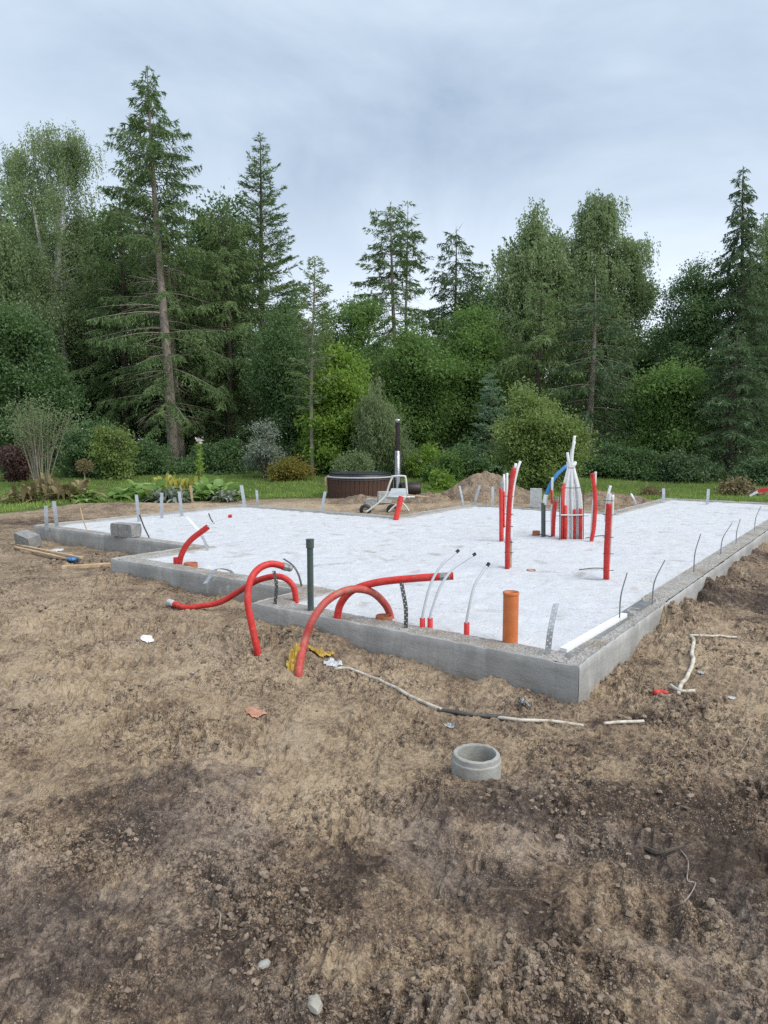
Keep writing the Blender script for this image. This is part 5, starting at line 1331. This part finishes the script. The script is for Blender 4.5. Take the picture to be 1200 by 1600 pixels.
for (x, yb, yt, dd, r) in ((878, 843, 760, -.05, .02), (883, 843, 790, -.055, .026), (897.5, 844, 796, -.055, .021), (907, 845, 795, -.055, .027), (880.5, 843, 755, -.02, .018)):
    MB().tube([dp(x, yb, p0[1] + dd), dp(x + .5, (yb + yt) / 2, p0[1] + dd), dp(x + .5, yt, p0[1] + dd)], r, 10).build('sleeve', RED if x != 897.5 else RED_DARK, t, True)
for (x, yb, yt) in ((874.5, 843, 752), (911.5, 845, 757)):
    MB().tube([dp(x, yb, p0[1] - .06), dp(x, yt, p0[1] - .06)], 0.006, 6).build('steel_bar', DARKSTEEL, t)
for (x0, x1, y, mat, r) in ((874, 911, 762, DARKSTEEL, .006), (868, 919, 806, DARKSTEEL, .004), (876, 910, 804.5, PEXW, .009), (888, 897.5, 731, BLACKP, .006)):
    MB().tube([dp(x0, y, p0[1] - .085), dp((x0 + x1) / 2, y + .4, p0[1] - .09), dp(x1, y, p0[1] - .085)], r, 6).build('cable_tie' if mat is not DARKSTEEL else 'steel_bar', mat, t)
# wires lying on the sheet round the cluster
for (x0, y0, x1, y1, lab) in ((832, 836, 862, 840, 'dark wire lying on the sheet from the small socket to the white fan'), (915, 842, 945, 838, 'dark wire lying on the sheet right of the white fan'), (905, 892, 945, 890, 'dark wire lying on the sheet left of the front right stake')):
    a, b2 = S(x0, y0) + [0, 0, .015], S(x1, y1) + [0, 0, .015]
    tag(MB().tube(spline([a, (a + b2) / 2 + [.02, .03, .004], b2]), 0.006, 5).build('wire', BLACKP), lab, 'wire')

# ------- blocks, timber, ring
def block(label, px, py, size, rot, tilt=(0, 0), z=None, mat=BLOCK, seed=1):
    p = W(px, py) if z is None else at(px, py, z)
    m = MB()
    # subdivided box with worn, uneven faces
    nx, ny, nz = [max(2, int(s / 0.04)) for s in size]
    V, Fc = [], []
    for ax, (na, nb) in ((0, (ny, nz)), (1, (nx, nz)), (2, (nx, ny))):
        for s in (-1, 1):
            k = len(V)
            for i in range(na + 1):
                for j in range(nb + 1):
                    q = [0, 0, 0]; oth = [x for x in range(3) if x != ax]
                    q[ax] = s * size[ax] / 2; q[oth[0]] = (i / na - .5) * size[oth[0]]; q[oth[1]] = (j / nb - .5) * size[oth[1]]
                    V.append(q)
            for i in range(na):
                for j in range(nb):
                    f = (k + i * (nb + 1) + j, k + (i + 1) * (nb + 1) + j, k + (i + 1) * (nb + 1) + j + 1, k + i * (nb + 1) + j + 1)
                    Fc.append(f if s > 0 else f[::-1])
    V = np.array(V, float)
    V *= 1 - 0.03 * (np.abs(V / (np.array(size) / 2)).prod(axis=1) > 0.98)[:, None]
    V += 0.006 * np.stack([perlin(V[:, 1] * 17 + seed, V[:, 2] * 17 + V[:, 0] * 13, 1), perlin(V[:, 0] * 17, V[:, 2] * 17 + V[:, 1] * 13 + seed, 2), perlin(V[:, 0] * 17 + seed, V[:, 1] * 17 + V[:, 2] * 13, 3)], 1)
    ct, st = math.cos(tilt[0]), math.sin(tilt[0]); V = V @ np.array([[1, 0, 0], [0, ct, st], [0, -st, ct]])
    ct, st = math.cos(tilt[1]), math.sin(tilt[1]); V = V @ np.array([[ct, 0, -st], [0, 1, 0], [st, 0, ct]])
    c, s = math.cos(rot), math.sin(rot); V = V @ np.array([[c, s, 0], [-s, c, 0], [0, 0, 1]])
    lo = V[:, 2].min()
    o = link('concrete_block', new_mesh('concrete_block', V - [0, 0, lo], Fc, [mat], False), None, [float(q) for q in p])
    return tag(o, label, 'block')
block('dark grey concrete block lying on top of the left wall', 197, 838, (0.43, 0.19, 0.19), math.radians(-27), z=WALL_TOP)
block('grey block tilted on the soil at the left wall corner', 44, 856, (0.42, 0.2, 0.18), math.radians(-35), (0.2, 0.15), z=0.0, seed=4)
block('pale grey block standing upright on the back wall by the white fan', 837, 793, (0.24, 0.15, 0.40), math.radians(-10), z=WALL_TOP, mat=BLOCK_PALE, seed=7)
block('pale block lying before the hot tub staves', 601, 786, (0.34, 0.2, 0.28), 0.2, z=0.12, mat=BLOCK_PALE, seed=9)
block('small grey block on the soil before the hot tub', 580, 790, (0.25, 0.15, 0.16), -0.1, z=0.12, mat=BLOCK_PALE, seed=11)
def plank(label, a, b2, w, th, mat=WOOD):
    a = np.array(a, float); b2 = np.array(b2, float); d = b2 - a
    L = float(np.linalg.norm(d)); ce = (a + b2) / 2
    o = MB().box((0, 0, 0), (L, w, th), 0, (0, 0), 0.004).build('timber_plank', mat)
    o.location = [float(q) for q in ce]
    o.rotation_euler = (0, -math.asin(d[2] / L), math.atan2(d[1], d[0]))
    return tag(o, label, 'plank')
plank('long thin batten lying below the left wall corner', Gp(18, 849, .03), Gp(128, 876, .04), 0.05, 0.03)
plank('thin batten lying nearest the camera below the left wall', Gp(24, 860, .02), Gp(118, 880, .02), 0.045, 0.025)
plank('pale thick plank propped against the stepped left wall', Gp(96, 885, .03), Gp(172, 873, .06), 0.07, 0.05)
m = MB().tube(spline([Gp(103, 872, .02), Gp(113, 875, .03), Gp(125, 876, .02)]), 0.025, 7)
tag(m.build('plastic_scrap', BLUEP), 'scrap of blue plastic under the battens at the left', 'scrap')

p0 = Gp(744, 1212); p0[2] -= 0.026; r = 0.124
zt = at(744, 1185, 0.1)[2]
t = thing('concrete_ring', 'round concrete well ring sunk in the dark soil in front of the foundation', 'well ring', p0)
H = 0.135
prof = [(r, -0.08), (r * 1.0, H - .034), (r * .99, H - .030), (r * .945, H - .027), (r * .935, H - .004), (r * .90, H), (r * .80, H + .001), (r * .775, H - .006), (r * .765, -0.06)]
M = MB().lathe((0, 0, 0), prof, 64)
V = np.concatenate(M.v); rr = 1 + 0.012 * perlin(V[:, 0] * 25, V[:, 1] * 25 + V[:, 2] * 30, 5); V[:, :2] *= rr[:, None]; V[:, 2] += 0.004 * perlin(V[:, 0] * 30, V[:, 1] * 30, 6)
link('ring', new_mesh('ring', V, M.f, [CONC], False), t)
a = np.linspace(0, 6.283, 40, endpoint=False)
V = [(0, 0, -0.03)] + [(math.cos(q) * r * .78, math.sin(q) * r * .78, -0.035 + 0.006 * math.sin(5 * q)) for q in a]
link('soil_fill', new_mesh('soil_fill', np.array(V), [(0, i + 1, (i + 1) % 40 + 1) for i in range(40)], [CONC]), t)

# ------- hoses, films, scraps on the soil
def hose(name, label, pix, r, mat, cat='hose'):
    P = [Gp(x, y, r * (0.6 if len(q) == 0 else q[0])) for x, y, *q in pix]
    P = spline(P, 8)
    P = resample(P, 0.015)
    zg = np.array([float(ground_z(x, y)) for x, y, _ in P])
    zg = np.array([zg[max(0, i - 5):i + 6].max() * .6 + zg[max(0, i - 5):i + 6].mean() * .4 for i in range(len(zg))])
    kw = np.hanning(13); kw /= kw.sum(); zg = np.convolve(np.pad(zg, 6, 'edge'), kw, 'valid')
    P[:, 2] = zg + r * .25
    o = MB().tube(P, r, 10).build(name, mat, None, True)
    return tag(o, label, cat)
hose('hose', 'dirty white hose curving over the soil along the front wall', [(522, 1043), (545, 1046, 1), (575, 1055, 1), (605, 1071, 1), (640, 1088, 1), (690, 1108, 1)], 0.011, HOSE)
hose('hose', 'black sleeve section in the middle of the white hose', [(684, 1106, 1.2), (715, 1112, 1.2), (750, 1115, 1.2), (786, 1121, 1)], 0.014, m_plain('dirty_black_hose', (0.06, 0.058, 0.055), 0.6, var=0.3, dirt=0.8, dirtcol=(0.22, 0.18, 0.13)))
hose('hose', 'white hose running right past the front corner, partly buried', [(775, 1119, .8), (815, 1127, .8), (860, 1131, .8), (912, 1133, .2)], 0.010, HOSE)
hose('hose', 'short white hose end emerging right of the front corner', [(944, 1131, .4), (975, 1128, .9), (1006, 1124, .9)], 0.010, HOSE)
hose('hose', 'white hose snaking down the soil bank right of the foundation', [(1080, 990, .8), (1084, 1003, 1), (1081, 1020, 1), (1083, 1040, 1), (1073, 1056, 1), (1066, 1070, 1), (1060, 1083, 1)], 0.014, HOSE)
hose('hose', 'thin white pipe end lying at the foot of the snaking hose', [(1048, 1073, .6), (1062, 1082, 1), (1085, 1086, 1)], 0.012, HOSE)
hose('hose', 'pale thin pipe lying higher on the bank beside the right wall', [(1078, 991, .7), (1100, 992, .9), (1120, 993, .7), (1150, 996, .9)], 0.009, HOSE)
hose('conduit_scrap', 'short red pipe scrap half buried below the right wall', [(1022, 1084, .5), (1032, 1083, .8), (1043, 1083, .5)], 0.02, RED, 'scrap')
def crumple(name, label, px, py, w, h, mat, seed, tall=0.03, cat='plastic scrap', tilt=0.0):
    p = Gp(px, py); n = 14
    g = np.linspace(-.5, .5, n)
    A, B = np.meshgrid(g, g, indexing='ij')
    q = np.hypot(A, B) / (0.42 + 0.1 * perlin(A * 4 + seed, B * 4, seed))
    X = A * w * (1 + .3 * perlin(A * 3, B * 3 + seed, 3)); Y = B * h
    Z = tall * (0.5 + 0.9 * np.abs(perlin(A * 5 + seed, B * 5, seed + 1)) + 0.4 * perlin(A * 11, B * 11 + seed, seed + 2)) + B * tilt
    V = np.stack([X, Y, Z], 2).reshape(-1, 3)
    Fc = [(i * n + j, (i + 1) * n + j, (i + 1) * n + j + 1, i * n + j + 1) for i in range(n - 1) for j in range(n - 1) if q[i, j] < 1.05]
    zz = np.array([float(v) for v in ground_z(V[:, 0] + p[0], V[:, 1] + p[1])])
    V[:, 2] += zz - p[2] + .002
    o = link(name, new_mesh(name, V, Fc, [mat]), None, [float(c) for c in p])
    md = o.modifiers.new('thickness', 'SOLIDIFY'); md.thickness = 0.002
    return tag(o, label, cat)
crumple('yellow_film', 'crumpled yellow plastic film left of the faded red conduit foot', 459, 1034, 0.11, 0.20, FILM_Y, 3, 0.05, tilt=0.12)
crumple('yellow_film', 'dirty yellow film strip along the front wall foot', 498, 1023, 0.22, 0.08, FILM_Y, 8, 0.03)
crumple('plastic_film', 'greyish crumpled plastic behind the hose start', 520, 1038, 0.14, 0.16, FILM_W, 5, 0.012)
crumple('paper_scrap', 'white paper scrap lying on the bare soil at the left', 227, 1001, 0.13, 0.12, PEXW, 6, 0.008)
crumple('plastic_film', 'crumpled grey plastic at the foot of the front corner', 820, 1103, 0.08, 0.08, TAPE, 9, 0.035)
crumple('plastic_film', 'small grey plastic scrap on the soil below the hose', 702, 1136, 0.06, 0.06, TAPE, 10, 0.006)
crumple('paper_scrap', 'small white scrap right of the snaking hose', 1142, 1092, 0.06, 0.03, FILM_W, 11, 0.008)
crumple('plastic_film', 'torn white film on the soil inside the left wall step', 85, 862, 0.22, 0.3, FILM_W, 12, 0.03)
crumple('plastic_film', 'white film scrap beside the snaking hose', 1095, 1052, 0.04, 0.06, FILM_W, 13, 0.012)
crumple('brick_shard', 'flat pinkish brick shard left of the hose start', 400, 1122, 0.13, 0.07, PINK, 14, 0.012, 'brick shard')
def stone(label, px, py, s, mat, seed, name='stone', sq=(1, .75, .6)):
    p = Gp(px, py); V, Fc = icos()
    # one subdivision
    vs = [tuple(v) for v in V]; cache = {}; fs = []
    def midp(a, b):
        k = (min(a, b), max(a, b))
        if k not in cache:
            q = (np.array(vs[a]) + np.array(vs[b])) / 2; cache[k] = len(vs); vs.append(tuple(q / np.linalg.norm(q)))
        return cache[k]
    for _ in range(2):
        fs = []; cache.clear()
        for a, b, c in Fc:
            ab, bc, ca = midp(a, b), midp(b, c), midp(c, a); fs += [(a, ab, ca), (b, bc, ab), (c, ca, bc), (ab, bc, ca)]
        Fc = fs
    V = np.array(vs); V = V * (1 + .22 * perlin(V[:, 0] * 1.6 + seed, V[:, 1] * 1.6 + V[:, 2], seed) + .06 * perlin(V[:, 0] * 5, V[:, 1] * 5 + V[:, 2] * 4 + seed, 3))[:, None]
    rq = np.random.default_rng(seed)
    for _ in range(11):
        d = unit(rq.normal(size=3)); h = rq.uniform(.62, .9); k = V @ d; V = V - np.maximum(k - h, 0)[:, None] * d
    V *= np.array(sq) * s
    a = seed * 1.7; c, q = math.cos(a), math.sin(a); V = V @ np.array([[c, q, 0], [-q, c, 0], [0, 0, 1]])
    o = link(name, new_mesh(name, V, fs, [mat], False), None, [float(p[0]), float(p[1]), float(p[2]) + s * sq[2] * .3])
    return tag(o, label, 'stone')
stone('pale angular stone at the bottom edge of the picture', 494, 1580, 0.032, STONE, 3)
stone('small pale stone near the right of the dark patch', 935, 1456, 0.013, STONE, 5)
stone('pale pebble near the bottom centre right of the angular stone', 563, 1553, 0.009, STONE, 6)
stone('dark round stone on the soil left of the well ring', 405, 1207, 0.016, BLOCK, 7)
stone('brown clod-like stone among the crumbs left of the angular stone', 412, 1510, 0.024, CONC, 8)
stone('pale stone in the soil just below the brick shard', 300, 1055, 0.018, STONE, 9)
stone('small pale pebble right of the well ring', 894, 1231, 0.009, STONE, 10)
# root lying on the dark soil
t = thing('root', 'dark crooked dead root on the soil at the lower right', 'root', Gp(1030, 1330))
MB().tube(spline([Gp(1010, 1326, .005), Gp(1028, 1333, .02), Gp(1045, 1328, .025), Gp(1066, 1322, .02)], 6), np.linspace(.012, .006, 19), 6).build('root_stem', BARK_DARK, t)
MB().tube(spline([Gp(1060, 1324, .015), Gp(1075, 1345, .01), Gp(1074, 1375, .006), Gp(1086, 1396, .008), Gp(1070, 1408, .005), Gp(1045, 1418, .004)], 6), 0.0025, 5).build('root_fibre', BARK_SPRUCE, t)
for (x0, y0, x1, y1, lab) in ((1155, 1172, 1178, 1140, 'thin dry twig on the soil at the right'), (338, 1420, 342, 1442, 'short dry straw on the soil at the lower left'), (682, 1175, 680, 1186, 'dry stalk sticking up left of the well ring'), (723, 1565, 733, 1590, 'thin dry straw near the bottom centre')):
    a, b2 = Gp(x0, y0, .012), Gp(x1, y1, .012)
    tag(MB().tube(spline([a, (a + b2) / 2 + [.01, .0, .012], b2]), .0025, 5).build('twig', BARK_PALE), lab, 'twig')

# ------------------------------------------------------------------ hot tub, cart, dirt heap, flower bed
STAVE = m_bark('dark_stained_wood', (0.055, 0.030, 0.022), (0.13, 0.078, 0.058), 8, 0.15)
STEEL = m_plain('brushed_steel', (0.55, 0.56, 0.57), 0.28, 0.9, var=0.15, vs=10)
RIMG = m_plain('grey_rim', (0.42, 0.45, 0.46), 0.5, var=0.12)
WHITEM = m_plain('white_painted_tube', (0.74, 0.74, 0.72), 0.4, var=0.08, vs=8, dirt=0.35)
FLUE = m_plain('black_flue', (0.035, 0.026, 0.023), 0.45, 0.4, var=0.3)
COVER = m_plain('black_cover', (0.022, 0.024, 0.028), 0.4, var=0.2)
c0 = dp(563, 770, 20.6); cx, cy = c0[0], c0[1]; R = 0.93; zb = gz(cx, cy) - .05
zt = dp(563, 747, 20.6 - R)[2]
tub = thing('hot_tub', 'round dark wood-staved hot tub with black cover on the lawn', 'hot tub', (cx, cy, zb))
N = 46; m0 = None
for k in range(N):
    a = 2 * math.pi * k / N
    if m0 is None:
        ob = MB().box((R, 0, (zt - zb) / 2), (0.045, 2 * R * math.sin(math.pi / N) * .95, zt - zb - .02), 0, bev=.008)
        m0 = new_mesh('stave', np.concatenate(ob.v), ob.f, [STAVE])
    o = link('stave', m0, tub); o.rotation_euler.z = a
MB().lathe((cx, cy, zb), [(R - .03, 0), (R - .03, zt - zb - .03)], 48).build('liner', BLACKP, tub)
for z in (zt - zb - .08,):
    MB().lathe((cx, cy, zb + z), [(R + .024, 0), (R + .029, .0), (R + .029, .03), (R + .024, .03)], 64).build('hoop', DARKSTEEL, tub, True)
MB().lathe((cx, cy, zt), [(R - .06, -.02), (R + .045, -.02), (R + .055, -.005), (R + .05, .018), (R - .05, .022)], 64).build('rim', RIMG, tub, True)
MB().lathe((cx, cy, zt), [(R - .02, .024), (R - .03, .07), (R - .12, .085), (R * .5, .06), (0.001, .05)], 48).build('cover', COVER, tub, True)
MB().lathe((cx, cy, zt), [(R - .08, .086), (R - .07, .105), (R - .10, .11), (R - .13, .086)], 48).build('cover_piping', BLUEP if False else COVER, tub, True)
MB().box((cx - R - .05, cy - .25, zt - .14), (.07, .06, .26), 0, bev=.008).build('bracket', WOOD, tub)
# stove with flue
sx, sy = dp(621, 770, 20.3)[:2]
st = thing('stove_flue', 'tall dark stove flue with steel guard and cap beside the hot tub', 'flue', (sx, sy, zb))
k = 20.3 / F_PX
z1, z2, z3 = dp(621, 778, 20.3)[2], dp(621, 705, 20.3)[2], dp(621, 657, 20.3)[2]
MB().lathe((sx, sy, 0), [(0.062, z2 - .05), (0.062, z3 - .05)], 20).build('flue_pipe', FLUE, st, True)
MB().lathe((sx, sy, 0), [(0.085, z1), (0.085, z2), (0.063, z2 + .01)], 20).build('heat_guard', STEEL, st, True)
gd = MB()
for q in range(16):
    a = q * 6.283 / 16; gd.tube([(sx + .096 * math.cos(a), sy + .096 * math.sin(a), z1 + .25), (sx + .096 * math.cos(a), sy + .096 * math.sin(a), z2 + .03)], .005, 4)
gd.build('guard_bars', DARKSTEEL, st)
MB().lathe((sx, sy, z3 - .05), [(0.07, 0), (0.07, .03), (0.10, .05), (0.06, .085), (0.001, .10)], 20).build('cap', STEEL, st, True)
sb = MB().lathe((0, 0, 0), [(0.001, -.28), (0.20, -.28), (0.215, -.25), (0.215, .25), (0.20, .28), (0.001, .28)], 24)
V = np.concatenate(sb.v)[:, [2, 0, 1]]
sl = thing('stove_drum', 'dark round stove drum lying low beside the flue', 'stove', (sx + .38, sy - .1, zb + .3))
link('drum', new_mesh('drum', V, sb.f, [FLUE], True), sl)
MB().lathe((0, 0, 0), [(0.001, .285), (0.13, .285), (0.14, .29), (0.14, .30), (0.001, .305)], 20)
for s in (-.18, .18):
    MB().box((sx + .38 + s, sy - .1, zb + .07), (.04, .3, .16)).build('foot', DARKSTEEL, sl)

# white tubular cart
Y = 16.2
def C(px, py, d=0.0): return dp(px, py, Y + d)
ct = thing('garden_cart', 'white tubular push cart with grey tray before the hot tub', 'cart', (*C(615, 800)[:2], gz(*C(615, 800)[:2])))
for d in (0.0,):
    MB().tube(spline([C(571, 801), C(590, 787), C(602, 775), C(608, 758), C(613, 746), C(617, 744), C(631, 744), C(634, 748), C(636.5, 775)], 6), 0.022, 10).build('handle_frame', WHITEM, ct, True)
MB().tube(spline([C(636.5, 774), C(628, 783), C(615, 792), C(607, 800)], 6), 0.02, 10).build('leg', WHITEM, ct, True)
MB().tube(spline([C(620, 780, .3), C(632, 789, .3), C(640, 800, .3)], 6), 0.02, 10).build('leg', WHITEM, ct, True)
MB().tube([C(602, 776), C(648, 776.5)], 0.02, 10).build('cross_bar', WHITEM, ct, True)
MB().tube([C(604, 777, .4), C(638, 777, .4)], 0.02, 10).build('cross_bar', WHITEM, ct, True)
tr = MB(); a = [C(606, 775, .05), C(635, 775, .05), C(634, 763, .5), C(612, 763, .5)]
V = np.array(a + [q - [0, 0, .08] for q in a]); tr.add(V, [(0, 1, 2, 3), (4, 7, 6, 5), (0, 4, 5, 1), (1, 5, 6, 2), (2, 6, 7, 3), (3, 7, 4, 0)]); tr.build('tray', RIMG, ct)
for px in (613, 571):
    w = MB().lathe((0, 0, 0), [(0.06, -.03), (0.12, -.035), (0.14, 0), (0.12, .035), (0.06, .03)], 20)
    V = np.concatenate(w.v)[:, [0, 2, 1]] + C(px, 797, .1)
    wl = link('wheel', new_mesh('wheel', V - wloc(ct), w.f, [BLACKP], True), ct)
plank('loose board lying on the soil right of the white cart', Gp(636, 778, .25), Gp(668, 776, .2), 0.1, 0.03)

# heap of excavated soil
def heap(label, px, py, Y, w, d, h, seed):
    p = dp(px, py, Y); p[2] = gz(p[0], p[1]) - .05
    n = 56; g = np.linspace(-1, 1, n); A, B = np.meshgrid(g, g, indexing='ij')
    X, Yy = A * w / 2, B * d / 2
    wx, wy = X + .2 * perlin(X * 2, Yy * 2, seed), Yy + .2 * perlin(X * 2, Yy * 2, seed + 1)
    r = np.hypot(A - .1, B) + .13 * perlin(A * 2.2 + seed, B * 2.2, seed + 2)
    Z = h * np.clip(1 - r, 0, 1) ** 0.85 * 1.15 + (0.10 * (.4 - np.abs(perlin(wx * 4, wy * 4, seed + 3))) + .05 * (.4 - np.abs(perlin(wx * 11, wy * 11, seed + 4))) + .02 * perlin(wx * 25, wy * 25, 2)) * sstep(0, .2, 1 - r) - .06 * sstep(.9, 1.1, r)
    V = np.stack([X, Yy, Z], 2).reshape(-1, 3)
    Fc = np.array([(i * n + j, (i + 1) * n + j, (i + 1) * n + j + 1, i * n + j + 1) for i in range(n - 1) for j in range(n - 1)])
    me = new_mesh('dirt_heap', V, Fc, [SOIL], True, attrs=[('dark', 'POINT', np.full(len(V), .25)), ('sand', 'POINT', np.full(len(V), .15)), ('grey', 'POINT', np.full(len(V), .7)), ('crumb', 'POINT', np.full(len(V), .8))])
    return tag(link('dirt_heap', me, None, [float(q) for q in p]), label, 'dirt heap')
heap('heap of loose brown soil behind the back wall', 752, 775, 18.8, 3.0, 2.0, 0.72, 5)
heap('low dark soil ridge behind the back wall right of the upright block', 930, 775, 18.6, 3.4, 1.2, 0.30, 15)
heap('low sandy soil pile before the hot tub', 560, 785, 18.0, 2.2, 1.2, 0.2, 25)
heap('low soil pile right of the white cart', 668, 782, 18.4, 1.8, 1.2, 0.25, 35)

# flower bed plants
def rosette(seed, n, L, Wd, leaf, up=0.6, curl=0.5):
    """broad curved leaves round a crown, each leaf a bent strip with a midrib"""
    rs = np.random.default_rng(seed); V, Fc, rnd = [], [], []
    for q in range(n):
        az = rs.uniform(0, 6.28); el = rs.uniform(0.15, 1.25) * up + .1; l = L * rs.uniform(.6, 1.15); w = Wd * rs.uniform(.7, 1.2)
        h = np.array([math.cos(az), math.sin(az), 0]); sd = np.array([-h[1], h[0], 0]); k = len(V); rv = rs.random()
        off = rs.normal(0, L * .25, 3) * np.array([1, 1, .2])
        for i, s in enumerate(np.linspace(0, 1, 5)):
            p = off + h * l * s * math.cos(el) + np.array([0, 0, 1]) * (l * math.sin(el) * s - curl * l * s ** 2 + .04)
            ww = w * (.10, .65, 1.0, .75, .02)[i] * .5
            V += [p - sd * ww + [0, 0, .15 * ww], p - [0, 0, .12 * ww], p + sd * ww + [0, 0, .15 * ww]]
            if i:
                a = k + 3 * i
                Fc += [(a - 3, a - 2, a + 1, a), (a - 2, a - 1, a + 2, a + 1)]; rnd += [rv, rv]
    return new_mesh('leaves', np.array(V), np.array(Fc), [leaf], True, attrs=[('rnd', 'FACE', np.array(rnd))])
CAB = m_leaf('broad_green_leaves', (0.07, 0.125, 0.036), (0.20, 0.27, 0.10), 0.3, 0.5, 2.0)
GOLD = m_leaf('golden_leaves', (0.14, 0.15, 0.03), (0.29, 0.25, 0.07), 0.3, 0.6, 2.0)
PALE = m_leaf('pale_flowers', (0.248, 0.216, 0.203), (0.360, 0.333, 0.315), 0.2, 0.6, 3.0)
def bed_plant(name, label, px, py, Y, me_args, group=None, sc=1.0):
    p = dp(px, py, Y); z = gz(p[0], p[1])
    t = thing(name, label, 'plant', (p[0], p[1], z + .02), group)
    link('leaves', rosette(*me_args), t); t.scale = (1.35, 1.35, 1.7); return t
bp = [('rhubarb', 'large-leaved plant at the left end of the flower bed', 198, 19.6, (201, 30, .55, .26, CAB, .8)), ('rhubarb', 'large-leaved plant second from the left end of the flower bed', 220, 19.4, (202, 34, .55, .28, CAB, .9)),
      ('rhubarb', 'large-leaved plant left of the silver plants in the flower bed', 243, 19.7, (203, 30, .5, .26, CAB, 1.0)), ('golden_plant', 'golden-leaved plant in the middle of the flower bed', 265, 20.2, (204, 70, .6, .10, GOLD, 1.3)),
      ('golden_plant', 'golden-leaved plant right of the bed middle behind the wooden stake', 285, 20.3, (205, 60, .55, .10, GOLD, 1.3)), ('rhubarb', 'large-leaved plant right of the wooden stake in the flower bed', 318, 19.8, (206, 36, .55, .26, CAB, 1.0)),
      ('rhubarb', 'large-leaved plant at the right end of the flower bed', 340, 19.6, (207, 34, .5, .25, CAB, .9)), ('silver_plant', 'silver-leaved plant at the front edge of the flower bed', 255, 18.9, (208, 80, .38, .06, LF_SILVER, 1.0)),
      ('silver_plant', 'silver-leaved plant before the golden plants', 275, 18.8, (209, 90, .4, .06, LF_SILVER, 1.0)), ('silver_plant', 'small silver-leaved plant at the right front of the flower bed', 352, 19.0, (210, 60, .32, .06, LF_SILVER, .9)),
      ('withered_plant', 'withered brown plant on the lawn at the left', 40, 18.2, (211, 50, .55, .10, LF_BROWN, 1.0)), ('withered_plant', 'taller withered plant below the bare-stemmed shrub', 72, 18.9, (212, 60, .7, .09, LF_BROWN, 1.2)),
      ('withered_plant', 'brownish leafy mound of a plant near the left wall straps', 105, 18.0, (213, 90, .65, .11, LF_BROWN, 1.1)), ('green_plant', 'green leafy edge plant right of the brownish mound', 130, 17.9, (214, 60, .4, .10, CAB, .8)), ('green_plant', 'low green plant at the lawn edge right end of the bed', 368, 19.6, (215, 40, .35, .09, LF_GREEN, .9))]
for nm, lab, px, Y, args in bp: bed_plant(nm, lab, px, 760, Y, args)
# climbing flower on a pole
p = dp(313, 760, 20.6); z = gz(p[0], p[1]); zt = dp(313, 688, 20.6)[2]
t = thing('climbing_flower', 'tall slender climbing plant with pale flower above the flower bed', 'plant', (p[0], p[1], z))
MB().tube([(p[0], p[1], z), (p[0] + .02, p[1], zt)], .012, 6).build('pole', WOOD, t)
T = Tree(301); n = 320; f = T.rs.random(n) ** 1.3
T.leaves(np.stack([T.rs.normal(0, .10, n) * (1.15 - f), T.rs.normal(0, .1, n), f * (zt - z - .1)], 1), T.rs.normal(0, 1, (n, 3)), .12, .08)
V, Fc, rnd = T.foliage(); link('leaves', new_mesh('leaves', V, Fc, [LF_LIME], False, attrs=[('rnd', 'FACE', rnd)]), t)
T = Tree(302); n = 24; T.leaves(T.rs.normal(0, .045, (n, 3)) + [0.03, -.03, zt - z], T.rs.normal(0, 1, (n, 3)), .09, .07)
T.leaves(T.rs.normal(0, .035, (10, 3)) + [0.05, -.08, .45], T.rs.normal(0, 1, (10, 3)), .08, .06)
V, Fc, rnd = T.foliage(); link('flower', new_mesh('flower', V, Fc, [PALE], False, attrs=[('rnd', 'FACE', rnd)]), t)
p = dp(299, 768, 18.7); z = gz(p[0], p[1])
tag(MB().box((p[0], p[1], z + .2), (.06, .05, .5), .3, (0.1, -.1), bev=.006).build('wooden_stake', WOOD), 'short wooden stake among the flower bed plants', 'stake')
